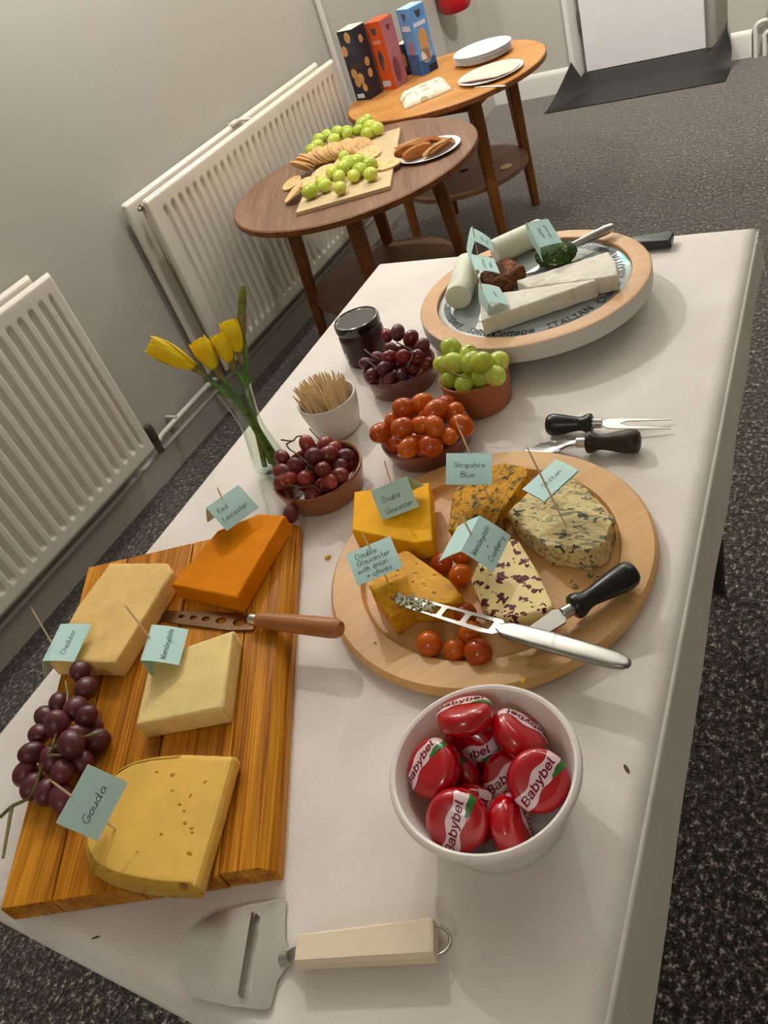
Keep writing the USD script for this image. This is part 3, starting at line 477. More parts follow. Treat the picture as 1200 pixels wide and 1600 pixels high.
# lit green exit sign over the doorway: out of the frame, mirrored in the turntable's glass middle
es = T('exit_sign', 'lit green exit sign above the white door, seen mirrored in the turntable', 'sign', (.75, 4.665, 2.45))
es.part('housing', rbox((.585, 4.655, 2.45), (.915, 4.68, 2.625), .004), mat('sign_white', (230, 230, 226), .4))
em = lambda n_, c_, st: usdkit.material(stage, LK + n_, {'n': ('noise_texture', {'scale': 3.0}), 'e': ('emission', {'color': c_, 'strength': st})}, [], surface='e.emission')
es.part('lit_border', bx((.592, 4.651, 2.457), (.908, 4.656, 2.618)), em('sign_pale', (.7, 1.0, .95), 8.0), False)
es.part('lit_panel', bx((.610, 4.648, 2.475), (.890, 4.652, 2.600)), em('sign_green', (.04, 1.0, .30), 5.5), False)
es.part('arrow', hull([(x, y, z) for y in (4.6465, 4.649) for x, z in ((.63, 2.575), (.66, 2.585), (.66, 2.555))]), mat('sign_dark', (20, 70, 40), .5), False)
# ------------------------------------------------------------------ shared food and tool materials
card_m = mat('card_paper', (196, 230, 223), .8, vary=.02)
ink_m = mat('ink', (34, 40, 44), .7)
pick_m = mat('pick_wood', (238, 208, 160), .6, vary=.12, vscale=200)
steel = metal('steel', (205, 202, 196), .26); steel_sat = metal('satin_steel', (196, 192, 184), .36)
black_h = mat('black_handle', (22, 22, 23), .3, vary=.1)
stem_m = mat('grape_stem', (120, 110, 58), .6, vary=.25, vscale=90); stem_dark = mat('grape_stem_dark', (88, 66, 40), .6, vary=.25, vscale=90)
red_grape = fruit('red_grape', (58, 22, 28), (108, 42, 48), .38, .2); red_grape2 = fruit('red_grape_ruddy', (74, 24, 26), (150, 58, 44), .3, .3)
dark_grape = fruit('dark_grape', (60, 20, 22), (120, 36, 32), .22, .3)
green_grape = fruit('green_grape', (150, 172, 44), (196, 210, 92), .24, .4)
tomato_m = fruit('tomato', (162, 50, 2), (206, 98, 8), .14, 0)

# ------------------------------------------------------------------ handwriting, stroke by stroke (x height 5, ascender 9)
GL = {'a': [[(4, 4.5), (2, 5), (.3, 3), (.5, .7), (2, 0), (3.8, 2), (4, 4.5), (4, 1), (5, 0)]], 'b': [[(0, 9), (0, 0), (2, 0), (3.6, 2), (3, 4.4), (1, 4.6), (0, 3)]],
 'c': [[(3.8, 4), (2, 5), (.3, 3), (.6, .8), (2.3, 0), (4, 1)]], 'd': [[(3.8, 4), (2, 5), (.3, 3), (.6, .6), (2, 0), (3.8, 2)], [(4, 9), (4, .5), (5, 0)]],
 'e': [[(.4, 2.4), (3.6, 3), (3.4, 4.6), (1.6, 5), (.3, 3), (.7, .6), (2.3, 0), (4, 1)]], 'g': [[(4, 4.5), (2, 5), (.3, 3), (.8, .6), (2.4, .4), (4, 2.6), (4, 4.6), (4, -2), (2.4, -3.6), (.6, -2.6)]],
 'h': [[(0, 9), (0, 0)], [(0, 3), (1.6, 5), (3.2, 4.2), (3.4, 0)]], 'i': [[(.5, 5), (.5, 0)], [(.5, 7), (.7, 7.5)]], 'l': [[(.4, 9), (.4, .8), (1.2, 0)]],
 'n': [[(0, 5), (0, 0)], [(0, 3), (1.6, 5), (3.2, 4.2), (3.4, 0)]], 'o': [[(2, 5), (.3, 3.2), (.6, .7), (2, 0), (3.6, 1.8), (3.3, 4.3), (2, 5)]],
 'p': [[(0, 5), (0, -3.5)], [(0, 4), (1.8, 5), (3.6, 3.5), (3, .8), (1.2, 0), (0, 1)]], 'r': [[(0, 5), (0, 0)], [(0, 3), (1.4, 4.8), (2.8, 4.6)]],
 's': [[(3.2, 4.4), (1.6, 5), (.5, 4), (1.8, 2.6), (3.2, 1.4), (2, 0), (.2, .6)]], 't': [[(1.2, 8), (1.2, .8), (2.4, 0)], [(0, 5), (2.8, 5.2)]],
 'u': [[(0, 5), (.2, 1), (1.6, 0), (3.2, 1.6), (3.4, 5)], [(3.4, 5), (3.5, 0)]], 'v': [[(0, 5), (1.6, 0), (3.4, 5)]], 'w': [[(0, 5), (1.2, 0), (2.6, 4), (4, 0), (5.2, 5)]],
 'y': [[(0, 5), (.4, 1.4), (1.8, .6), (3.4, 3)], [(3.6, 5), (3.4, -2), (1.8, -3.6), (.4, -2.6)]], '+': [[(0, 3), (4, 3)], [(2, 5), (2, 1)]],
 'B': [[(0, 9), (0, 0)], [(0, 9), (3, 8.6), (3.4, 6.4), (.4, 5), (3.6, 4), (3.8, 1), (0, 0)]], 'C': [[(5, 8), (3, 9), (.4, 6), (.4, 2), (2.6, 0), (5, 1)]],
 'D': [[(0, 9), (0, 0)], [(0, 9), (3.4, 8), (4.8, 4.6), (3.2, 1), (0, 0)]], 'G': [[(5, 8), (3, 9), (.4, 6), (.4, 2), (2.6, 0), (5, 1.4), (5, 4), (3, 4)]],
 'L': [[(.4, 9), (.2, 0), (4, .4)]], 'R': [[(0, 9), (0, 0)], [(0, 9), (3.2, 8.4), (3.2, 5.6), (0, 4.6), (4, 0)]], 'S': [[(4, 8), (2, 9), (.4, 7), (2, 5), (4, 2.6), (2.4, 0), (0, 1)]],
 'W': [[(0, 9), (1.4, 0), (3, 7), (4.6, 0), (6.2, 9)]], ' ': []}
def writing(text, h):
    """2-D strokes of a line of handwriting, capitals h tall, starting at the origin; returns (strokes, width)"""
    s = h / 9.0; x = 0; out = []
    for ch in text:
        g = GL[ch]; w = max([p[0] for st in g for p in st], default=2.0)
        for st in g: out.append([((x + px + .12 * py) * s, py * s) for px, py in st])
        x += w + 1.25
    return out, x * s
def ribbons(strokes, place, wid):
    v, f = [], []
    for st in strokes:
        q = spline([(*p, 0) for p in st], 4)[:, :2]
        t = np.gradient(q, axis=0); t /= np.maximum(np.linalg.norm(t, axis=1)[:, None], 1e-9); nrm = np.stack([-t[:, 1], t[:, 0]], 1) * wid / 2
        b = len(v)
        for a, c in zip(q + nrm, q - nrm): v += [place(*a), place(*c)]
        for i in range(len(q) - 1): k = b + 2 * i; f += [(k, k + 1, k + 3), (k, k + 3, k + 2)]
    return tmesh(v, f)
def flag(key, label, lines, h=.0052, spread=62, group=None):
    P, tip, base = (np.array(q) for q in D['card_' + key])
    ex = P[1] - P[0]; w = np.linalg.norm(ex); ex /= w; ey = P[3] - P[0]; hh = np.linalg.norm(ey); ey /= hh; n = np.cross(ex, -ey); n /= np.linalg.norm(n)
    t = T('cheese_flag', label, 'cheese label', base, group)
    def leaf(o, x, y, nn, bow):
        m, k = 6, 8; V = []
        for s in (0, 1):
            for j in range(k + 1):
                for i in range(m + 1):
                    c = bow * math.sin(math.pi * j / k)
                    V.append(o + x * w * i / m + y * hh * j / k + nn * (c - s * .0004))
        F = []; N = (m + 1) * (k + 1)
        for j in range(k):
            for i in range(m):
                a, b, c_, d_ = j * (m + 1) + i, j * (m + 1) + i + 1, (j + 1) * (m + 1) + i + 1, (j + 1) * (m + 1) + i
                F += [(a, d_, c_), (a, c_, b), (N + a, N + c_, N + d_), (N + a, N + b, N + c_)]
        edge = [i for i in range(m + 1)] + [(j + 1) * (m + 1) - 1 for j in range(1, k + 1)] + [k * (m + 1) + i for i in range(m - 1, -1, -1)] + [j * (m + 1) for j in range(k - 1, 0, -1)]
        for a, b in zip(edge, edge[1:] + edge[:1]): F += [(a, b, N + b), (a, N + b, N + a)]
        return tmesh(V, F)
    fl = t.part('front_leaf', leaf(P[0], ex, ey, n, .0012), card_m, 40)
    a = math.radians(spread); yb = ey * math.cos(a) - n * math.sin(a); nb = np.cross(ex, -yb)
    t.part('back_leaf', leaf(P[0], ex, yb, -nb, .0008), card_m, 40)
    t.part('toothpick', sweep([tip, tip + (base - tip) * .08, base], [.0003, .0010, .0010], 8), pick_m)
    st = []
    for text, u0, v0, hs in lines:
        if isinstance(text, float):                    # a scrawl too small to read in the picture
            r_ = np.random.default_rng(int(text * 997) + len(key)); k_ = max(6, int(text * 34))
            s_ = [[(text * w * i / k_, hs * h * (.5 + .35 * r_.uniform(-1, 1) + .4 * (-1) ** i)) for i in range(k_ + 1)]]
        else:
            s_, wd = writing(text, h); s_ = [[(x * hs * w / wd, y * hs * w / wd * (.9 if hs * w / wd < 1.4 else 1.25 / (hs * w / wd))) for x, y in q] for q in s_]
        st += [[(x + u0 * w, y - v0 * hh) for x, y in q] for q in s_]
    if st:
        def place(x, y):
            j = np.clip(-y / hh, 0, 1); return P[0] + ex * x - ey * y + n * (.0012 * math.sin(math.pi * j) + .0003)
        t.part('handwriting', ribbons(st, place, .00050), ink_m, False, under=fl)
    return t

# ------------------------------------------------------------------ plank board and its cheeses
Q = np.array([(1.095, .425), (1.357, .548), (1.563, .16), (1.333, .05)])     # far left, far right, near right, near left
PZ0, PZ1 = .7405, .765
pine = [wood(f'pine_{i}', l, d_, math.atan2(-.388, .206), f_, 7, .36, bump=.45, contrast=(.38, .60), coat=0, spec=.12) for i, (l, d_, f_) in
        enumerate([((222, 150, 44), (146, 86, 16), 420), ((212, 138, 34), (134, 76, 12), 480), ((218, 146, 40), (142, 82, 14), 420), ((226, 154, 40), (136, 74, 8), 560)])]
bd = T('plank_board', 'old pine board of joined planks at the near left of the table', 'cheese board', (*Q.mean(0), PZ0))
def along(s, e): return Q[0] * (1 - s) * (1 - e) + Q[1] * s * (1 - e) + Q[2] * s * e + Q[3] * (1 - s) * e
cutsx = [0, .20, .52, .815, 1.0]; g = .0022
for i in range(4):
    s0, s1 = cutsx[i] + (g if i else 0), cutsx[i + 1] - (g if i < 3 else 0)
    poly = [along(s0, .0), along(s1, .0), along(s1, 1), along(s0, 1)]
    if i < 3: bd.part('plank', slab(poly, PZ0, PZ1, .0022), pine[i], 25)
    else:                                                # the outer plank has a moulded edge
        pts = []
        for e in (.004, .996):
            for s, z in ((s0, PZ0), (s0, PZ1), (.955, PZ1), (.975, PZ1 - .006), (1, PZ1 - .012), (1, PZ0)): pts.append((*along(s, e), z))
        bd.part('plank', hull(pts), pine[i], 25)
bd.part('batten', cat_([hull([(*along(s, e), z) for s in (.03, .97) for e in (e0, e0 + .07) for z in (PZ0 - .0001, PZ0 + .004)]) for e0 in (.15, .75)]), pine[1], 25)
wens_m = spotted('pale_cheese', (238, 208, 138), [], .55, .08)
ched_m = spotted('cheddar', (236, 196, 120), [], .55, .08)
redl_m = spotted('red_leicester', (226, 132, 2), [], .6, 0, specular_ior_level=.06)
gouda_m = spotted('gouda', (238, 190, 90), [], .45, .08)
rind_m = spotted('gouda_rind', (206, 158, 60), [((120, 84, 34), 60, .55, .2, 0, (1, 1, 1))], .4, .05)
CZ = PZ1 + .0004
single('cheddar', 'long pale yellow block of cheese at the back left of the plank board', 'cheese', cheese([(1.1609, .4179), (1.2483, .4311), (1.2652, .4201), (1.284, .2892), (1.1934, .2707), (1.1687, .3459)], CZ, .791, .003, .0008, 1, .004), ched_m, 40)
single('red_leicester', 'deep orange block of cheese at the back of the plank board', 'cheese', cheese([(1.3261, .5258), (1.3652, .5269), (1.3779, .3975), (1.2783, .4009), (1.2846, .4904)], CZ, .791, .0022, .0004, 2, .004), redl_m, 40)
single('wensleydale', 'square pale cream block of cheese in the middle of the plank board', 'cheese', cheese([(1.3247, .303), (1.4011, .357), (1.4471, .2702), (1.3641, .2309)], CZ, .791, .003, .0006, 3, .004), wens_m, 40)
GP = [(1.484, .2327), (1.5025, .1799), (1.5217, .1199), (1.4845, .1095), (1.4458, .1031), (1.4141, .1037), (1.3939, .1148), (1.3796, .1317), (1.3700, .1600), (1.3712, .184), (1.3824, .199), (1.4022, .2105), (1.4308, .2207)]
eyes = [ellip((x, y, .786), (a, b_, .0028), sub=2) for x, y, a, b_ in [(1.478, .163, .0022, .0016), (1.487, .161, .0022, .0014), (1.470, .172, .0016, .0012), (1.462, .176, .002, .0012), (1.467, .186, .0012, .002), (1.473, .201, .0014, .0022), (1.462, .148, .0018, .0014), (1.499, .142, .0032, .0018), (1.490, .158, .0016, .0013), (1.436, .198, .0028, .002), (1.446, .185, .0016, .001), (1.418, .196, .0022, .0012), (1.45, .128, .001, .001)]]
cut = M3(eyes[0])
for e in eyes[1:]: cut = cut + M3(e)
gt = T('gouda', 'wedge of yellow holed cheese at the near end of the plank board', 'cheese', (1.44, .16, CZ))
gt.part('paste', cheese(GP, CZ, .786, .006, .0003, 4, .004, cuts=cut), gouda_m, 40)
bandp = Polygon(GP); inner = bandp.buffer(-.0006)
curve = GP[2:]; outl = [np.array(q) for q in curve]
cen = np.mean(GP, 0); vs = []; fs = []
rp = spline([(*q, 0) for q in outl], 5)[:, :2]
for q in rp:
    d_ = (q - cen) / np.linalg.norm(q - cen)
    for off, z in ((-.0005, CZ), (.0012, CZ + .005), (.0016, CZ + .010), (.0008, CZ + .015), (-.0022, .7845), (-.0058, .7864)): vs.append((*(q + d_ * off), z))
for i in range(len(rp) - 1):
    for k in range(5): a = i * 6 + k; fs += [(a, a + 6, a + 7), (a, a + 7, a + 1)]
gt.part('rind', tmesh(vs, np.array(fs)[:, ::-1]), rind_m, 60, label='golden brown waxy rind along the curved edge')
flag('cheddar', 'pale blue paper flag reading Cheddar on a toothpick', [('Cheddar', .17, .62, .66)], spread=112)
flag('redleic', 'pale blue paper flag reading Red Leicester in the orange cheese', [('Red', .14, .42, .30), ('Leicester', .10, .74, .74)], spread=84)
flag('wens', 'pale blue paper flag reading Wensleydale in the square cream block', [('Wensleydale', .07, .62, .86)])
flag('gouda', 'pale blue paper flag reading Gouda at the grape bunch end', [('Gouda', .16, .62, .66)])

# grape bunches: grapes and stalks are the parts
def bunch(name, label, pts, rad, long_, gm, stalks, sm, seed, zmin=None, bowl=None, srad=.0013, group=None, tight=.86, extra=()):
    r_ = np.random.default_rng(seed); pts = np.array(pts, float)
    rr = rad * (1 + r_.uniform(-.1, .1, len(pts)))
    pts = relax(pts, rr * tight, 80, zmin, np.array(bowl[:3]) if bowl else None, bowl[3] if bowl else None)
    if len(extra): pts = np.vstack([pts, extra]); rr = np.r_[rr, [rad * .95] * len(extra)]
    base = np.array([*pts[:, :2].mean(0), pts[:, 2].min()])
    t = T(name, label, 'grapes', base, group); c0 = pts.mean(0)
    for p_, r0 in zip(pts, rr):
        ax = (p_ - c0) + r_.normal(size=3) * .010; M = frame(ax)
        gm_ = gm[int(r_.integers(len(gm)))] if isinstance(gm, list) else gm
        lz = r0 * long_; d_ = M[:, 2]
        hz = math.sqrt((lz * d_[2]) ** 2 + (r0 ** 2) * (1 - d_[2] ** 2))
        if zmin is not None and p_[2] - hz < zmin: p_ = p_ + np.array([0, 0, zmin - (p_[2] - hz)])
        t.part('grape', ellip(p_, (r0, r0 * .97, lz), M), gm_, True)
    for s_ in stalks: t.part('stalk', sweep(spline(s_, 5), srad * np.linspace(1.15, .8, len(spline(s_, 5))), 7), sm, 60)
    return t
bunch('grape_bunch', 'bunch of dark red grapes lying on the left edge of the plank board', D['g_plank'], .0118, 1.2, red_grape, [D['s_plank'], [D['s_plank'][6], (1.335, .215, .793)], [D['s_plank'][5], (1.328, .185, .797)], [D['s_plank'][3], (1.338, .150, .785)], [D['s_plank'][1], (1.305, .085, .772)]], stem_m, 11, zmin=PZ1, srad=.0016)

# knife with a wooden handle and a holed blade, lying across the plank board
kn = T('cheese_knife', 'cheese knife with round wooden handle and holed blade on the plank board', 'knife', (1.44, .385, .766))
ax0, ax1 = np.array([1.408, .384]), np.array([1.512, .392]); dk = (ax1 - ax0) / np.linalg.norm(ax1 - ax0)
hz = .7765
kn.part('handle', lathe([(0, 0), (.0075, .001), (.0085, .006), (.0095, .03), (.0105, .07), (.0108, .09), (.010, .0985), (.0075, .103), (0, .1045)], 28, (*ax0, hz), frame((*dk, -.005))), wood('knife_handle', (190, 128, 74), (150, 92, 48), math.atan2(dk[1], dk[0]), 200, 8, .4, bump=.05))
kn.part('ferrule', lathe([(0, 0), (.006, 0), (.0068, .002), (.0068, .010), (0, .010)], 20, (*(ax0 - dk * .009), hz), frame((*dk, 0))), steel)
bl = Polygon([(0, .007), (-.03, .013), (-.07, .011), (-.12, .007), (-.15, .002), (-.15, -.006), (-.10, -.010), (-.03, -.011), (0, -.007)])
for xh, rh in ((-.022, .0066), (-.047, .0055), (-.068, .0046), (-.086, .004), (-.103, .0034)): bl = bl.difference(affinity.scale(Point(xh, .0005).buffer(rh, 12), 1.25, .8))
M = np.eye(3); M[:2, 0] = dk; M[:2, 1] = (-dk[1], dk[0]); M[:, 2] = (0, 0, 1)
kn.part('blade', xf(prism(bl, -.0007, .0007), M, (*(ax0 - dk * .006), .7672)), metal('brown_reflection_blade', (120, 92, 70), .22), 20)  # brown reflection on the steel put into its colour
# ------------------------------------------------------------------ round beech board with its cheeses
BC, BR, RR = (1.6125, .5315), .1755, .139
beech = wood('beech_board', (228, 182, 120), (198, 148, 88), .9, 120, 5, .42, bump=.06, contrast=(.25, .75))
rb_ = T('round_board', 'round beech board with a sunken middle holding cheeses and tomatoes', 'cheese board', (*BC, .7405))
rb_.part('board', lathe([(0, .7405), (BR - .008, .7405), (BR - .002, .744), (BR, .749), (BR - .001, .754), (BR - .004, .757), (RR + .004, .757), (RR + .001, .756), (RR - .0005, .7520), (RR - .002, .7480), (RR - .005, .7466), (0, .7466)], 128, (*BC, 0)), beech, 30)
FL = .7468
dg_m = spotted('double_gloucester', (246, 176, 22), [], .6, 0, specular_ior_level=.1)
chive_m = spotted('onion_chive_cheese', (230, 164, 28), [((74, 84, 20), 150, .655, .05, .3, (1, 1, 1)), ((188, 120, 28), 40, .55, .2, .3, (1, 1, 1))], .55, 0, (220, .4, .001))
shrop_m = spotted('orange_blue_cheese', (214, 150, 0), [((176, 116, 20), 45, .5, .15, .5, (1, 1, 1)), ((70, 78, 34), 75, .50, .18, 1.2, (1.6, .8, 1)), ((44, 56, 34), 120, .56, .12, 1.0, (1, 1, 1))], .65, 0, (240, .7, .0016))
stil_m = spotted('blue_veined_cheese', (226, 206, 148), [((196, 168, 104), 40, .52, .15, .4, (1, 1, 1)), ((104, 110, 92), 80, .52, .14, 1.6, (.7, 1.7, 1)), ((66, 74, 68), 110, .61, .05, 1.0, (1, 1, 1))], .65, .03, (200, .7, .0016))
wc_m = spotted('cranberry_cheese', (244, 218, 152), [((96, 14, 28), 84, .575, .02, .3, (1, 1, 1)), ((70, 8, 20), 110, .62, .02, .2, (1, 1, 1))], .5, .12)
rindb_m = spotted('blue_rind', (160, 128, 80), [((90, 80, 58), 70, .5, .15, .5, (1, 1, 1))], .75, 0, (220, .8, .002))
single('double_gloucester', 'plain bright yellow block of cheese at the back left of the round board', 'cheese', cheese([(1.4297, .5845), (1.5199, .6088), (1.5627, .5184), (1.5445, .5125), (1.4591, .5213)], .7574, .783, .0018, .0005, 6, .004), dg_m, 40)
single('chive_cheese', 'yellow wedge of cheese flecked with green chives at the left of the round board', 'cheese', cheese([(1.5121, .4526), (1.5226, .500), (1.5315, .5075), (1.5377, .5065), (1.5637, .4930), (1.5987, .4744), (1.6193, .457), (1.6121, .4447), (1.571, .4376), (1.5564, .4158)], FL, .7755, .0022, .0009, 7, .0035, side=.0016), chive_m, 50)
single('shropshire_blue', 'orange blue-veined wedge of cheese at the back of the round board', 'cheese', cheese([(1.5678, .544), (1.5498, .6054), (1.5692, .6474), (1.595, .6575), (1.6182, .6552), (1.630, .6433), (1.622, .60), (1.6175, .575), (1.618, .5495), (1.6033, .5407)], FL, .7765, .0025, .0012, 8, .0035, side=.0015), shrop_m, 50)
single('stilton', 'cream blue-veined wedge of cheese at the back right of the round board', 'cheese', cheese([(1.6264, .5778), (1.6385, .6093), (1.6613, .6347), (1.6792, .6391), (1.7033, .6209), (1.722, .6019), (1.7389, .5836), (1.7377, .5668), (1.740, .5466), (1.7253, .5321), (1.6833, .5333), (1.6479, .5566)], FL, .7775, .003, .0014, 9, .0032, side=.0022), stil_m, 50)
single('cranberry_cheese', 'cream wedge of cheese dotted with dark cranberries on the round board', 'cheese', cheese([(1.6204, .4781), (1.6191, .5002), (1.6431, .5406), (1.6523, .538), (1.6837, .5002), (1.7117, .4605), (1.7063, .4527), (1.6783, .4384), (1.6599, .4358), (1.6406, .4516)], FL, .7755, .0025, .0004, 10, .004), wc_m, 45)
flag('dg', 'pale blue paper flag reading Double Gloucester, two lines', [('Double', .20, .50, .50), ('Gloucester', .16, .86, .74)])
flag('dgoc', 'pale blue paper flag reading Double Gloucester with onion and chives', [('Double', .16, .30, .48), ('Gloucester', .14, .51, .74), ('with onion', .10, .72, .66), ('+ chives', .24, .92, .56)])
flag('shrop', 'pale blue paper flag reading Shropshire Blue', [('Shropshire', .16, .48, .70), ('Blue', .32, .78, .32)])
flag('stilton', 'pale flag reading Stilton in the cream blue-veined wedge', [('Stilton', .24, .62, .56)], spread=3)
flag('wc', 'pale blue paper flag reading Wensleydale and Cranberry', [('Wensleydale', .07, .38, .80), ('+', .40, .60, .07), ('Cranberry', .18, .86, .68)], spread=104)
# loose cherry tomatoes on the board
def tomato(c, r, long_, seed, label, group=None, squash=None):
    r_ = np.random.default_rng(seed); M = frame(r_.normal(size=3) * (1, 1, .5))
    t = T('cherry_tomato', label, 'tomato', (c[0], c[1], c[2] - r), group)
    v = np.array(ICO[3].vertices); rad = 1 - .10 * np.exp(-((v[:, 0] ** 2 + v[:, 1] ** 2) / .03)) * (v[:, 2] > 0)
    m = tmesh((v * rad[:, None] * (r, r, r * long_)) @ M.T + np.array(c), ICO[3].faces)
    sk_ = t.part('skin', m, tomato_m, True)
    t.part('scar', lathe([(0, 0), (.0014, -.0002), (.0010, .0006), (0, .0008)], 10, np.array(c) + M[:, 2] * r * long_ * .905, M), stem_m, 40, under=sk_)
    return t
bt = np.array(D['round_toms']); bt[:, 2] = FL
tl = ['cherry tomato at the front left of the round board, left of the metal knife', 'cherry tomato at the front of the round board, nearest the white bowl', 'cherry tomato under the metal knife blade', 'cherry tomato between the chive wedge and the cranberry wedge', 'cherry tomato in shade behind the chive wedge', 'cherry tomato touching the left end of the cranberry wedge flag', 'cherry tomato beside the orange blue-veined wedge, half under a flag', 'cherry tomato beneath the holes of the metal knife']
tr = [.0132, .0132, .0115, .0118, .0115, .0118, .0105, .011]
tp = [(1.601, .404), (1.652, .404), (1.634, .426), (1.623, .446), (1.572, .512), (1.598, .496), (1.585, .523), (1.628, .404)]
bt = relax([(x, y, FL + r) for (x, y), r in zip(tp, tr)], np.array(tr) * 1.03, 80, None, pull=0)
for i, (q, r) in enumerate(zip(bt, tr)):
    tomato((q[0], q[1], FL + r * 1.0), r, 1.0 + .06 * (i % 3), 40 + i, tl[i])
# metal knife with a pronged, holed blade
mk = T('metal_cheese_knife', 'all metal cheese knife with holed blade and smeared tip on the round board', 'knife', (1.67, .415, .776))
A0, A1 = np.array([1.5485, .4375, .7795]), np.array([1.794, .4075, .776]); dkn = (A1 - A0) / np.linalg.norm(A1 - A0); upn = np.array([0, .18, 1.]); upn -= dkn * (upn @ dkn); upn /= np.linalg.norm(upn)
M = np.stack([dkn, np.cross(upn, dkn), upn], 1)
bl = Polygon([(.004, -.0025), (.022, -.0085), (.108, -.0125), (.122, -.011), (.127, -.006), (.127, .006), (.122, .0105), (.030, .0085), (.012, .006), (.003, .010), (0, .0085), (.008, .002), (.0, -.001)])
for a, b_ in ((.040, .058), (.064, .085), (.091, .116)): bl = bl.difference(sbox(a, -.0068, b_, .0056).buffer(-.002).buffer(.002))
bl = bl.difference(sbox(.024, -.004, .034, .004).buffer(-.002).buffer(.002))
knife_m = metal('knife_steel', (158, 154, 148), .32)
mk.part('blade', xf(prism(bl, 0, .0014), M, A0), knife_m, 20)
hsec = [(.122, .004, .004), (.128, .0085, .0045), (.134, .0100, .0055), (.16, .0112, .0072), (.20, .0108, .0080), (.235, .0092, .0072), (.243, .0072, .0062), (.247, .004, .004)]
v, f = [], []; nn = 20
for x, w_, h_ in hsec:
    for k in range(nn):
        a = 2 * math.pi * k / nn; c_, s_ = math.cos(a), math.sin(a)
        v.append(A0 + M @ np.array([x, w_ * np.sign(c_) * abs(c_) ** .6, .0005 + h_ * .55 * np.sign(s_) * abs(s_) ** .6]))
for i in range(len(hsec) - 1):
    for k in range(nn): a, b_, c_, d_ = i * nn + k, i * nn + (k + 1) % nn, (i + 1) * nn + (k + 1) % nn, (i + 1) * nn + k; f += [(a, b_, c_), (a, c_, d_)]
v += [A0 + M @ np.array([hsec[0][0], 0, 0]), A0 + M @ np.array([hsec[-1][0] + .0015, 0, 0])]
for k in range(nn): f += [(len(v) - 2, (k + 1) % nn, k), (len(v) - 1, (len(hsec) - 1) * nn + k, (len(hsec) - 1) * nn + (k + 1) % nn)]
mk.part('handle', tmesh(v, f), knife_m, 40)
smear = [ellip(A0 + M @ np.array([r0, r1, .0022]), (.0032, .0016, .0012), rand_rot(rng), 1) for r0, r1 in zip(rng.uniform(.012, .052, 46), rng.uniform(-.0075, .0075, 46))]
mk.part('cheese_smear', cat_(smear), spotted('smear', (206, 204, 176), [((110, 120, 104), 160, .55, .1, .5, (1, 1, 1))], .6), True, 'grey blue cheese stuck to the tip', 'stuff')
# knife with a black bulbous handle
def bulb_handle(t, p0, p1, rmax, m, ferr=.010, fr=.0062):
    """handle from ferrule end p0 to butt p1"""
    p0, p1 = np.array(p0, float), np.array(p1, float); L = np.linalg.norm(p1 - p0); d_ = (p1 - p0) / L
    prof = [(0, 0), (.70, 0), (.86, .02), (.92, .07), (.86, .13), (.66, .22), (.64, .30), (.72, .42), (.86, .58), (.97, .74), (1.0, .84), (.94, .92), (.72, .975), (.4, .997), (0, 1)]
    t.part('handle', lathe([(a * rmax, b_ * L) for a, b_ in prof], 28, p0, frame(d_)), m, 60)
    t.part('ferrule', lathe([(0, -ferr), (fr * .92, -ferr), (fr, -ferr + .001), (fr, 0), (0, 0)], 20, p0, frame(d_)), steel)
    return p0 - d_ * ferr, -d_
bk = T('black_handled_knife', 'cheese knife with black bulbous handle resting on the round board', 'knife', (1.74, .48, .757))
e, d_ = bulb_handle(bk, (1.7285, .4615, .7725), (1.7745, .5165, .7735), .0135, black_h)
Mb = frame(np.array([0, 0, 1]) - d_ * d_[2], d_); bl = Polygon([(-.002, -.005), (.006, -.010), (.05, -.009), (.07, -.002), (.05, .008), (.006, .010), (-.002, .005)])
ang = math.atan2(d_[1], d_[0]); Mb = rotz(ang); Mb = np.stack([np.array([math.cos(ang), math.sin(ang), -.10]) / math.hypot(1, .10), np.array([-math.sin(ang), math.cos(ang), 0]), np.array([.1 * math.cos(ang), .1 * math.sin(ang), 1]) / math.hypot(1, .1)], 1)
bk.part('blade', xf(prism(affinity.scale(bl, .62, 1, origin=(0, 0)), -.0008, .0008), Mb, e), metal('dark_reflection_steel', (128, 124, 118), .3), 20)  # darker steel: what the blade reflects is put into its colour
# crumbs
crumb_m = [spotted('crumb_yellow', (226, 176, 50), [], .6), spotted('crumb_blue', (170, 160, 110), [((80, 90, 70), 200, .5, .1, .5, (1, 1, 1))], .6)]
cr = [(1.5575, .4334, .7467, .0035, 0, 'yellow cheese crumb at the front of the chive wedge'), (1.7345, .5215, .7467, .0045, 1, 'biggest blue cheese crumb behind the black knife handle'), (1.7145, .5095, .7467, .003, 1, 'small blue cheese crumb left of the black knife handle'), (1.7085, .5165, .7467, .002, 1, 'tiny blue cheese crumb beside the stilton front'), (1.7255, .5265, .7467, .003, 1, 'blue cheese crumb against the front of the cream blue-veined wedge'),
      (1.7695, .4901, .7571, .002, 1, 'dark crumb on the right rim of the round board'), (1.7038, .3838, .7571, .0032, 0, 'crumb on the front rim of the round board'), (1.5427, .3955, .7571, .0012, 1, 'dark speck on the left rim of the round board'), (1.4145, .5121, .7401, .0038, 0, 'yellow cheese crumb on the white cloth left of the round board'), (1.7265, .4425, .7467, .0035, 1, 'pale crumb below the ferrule of the black-handled knife')]
for i, (x, y, z, s, k, lb) in enumerate(cr):
    q = ICO[2]; v = np.array(q.vertices) * (s, s * .75, s * .5); v = v @ rotz(i * 1.3).T; v *= (.75 + .5 * meshkit.noise(np.array(q.vertices) * 1.7 + i * 5))[:, None]
    v[:, 2] -= v[:, 2].min(); single('cheese_crumb', lb, 'crumb', tmesh(v + (x, y, z), q.faces), crumb_m[k], 40)

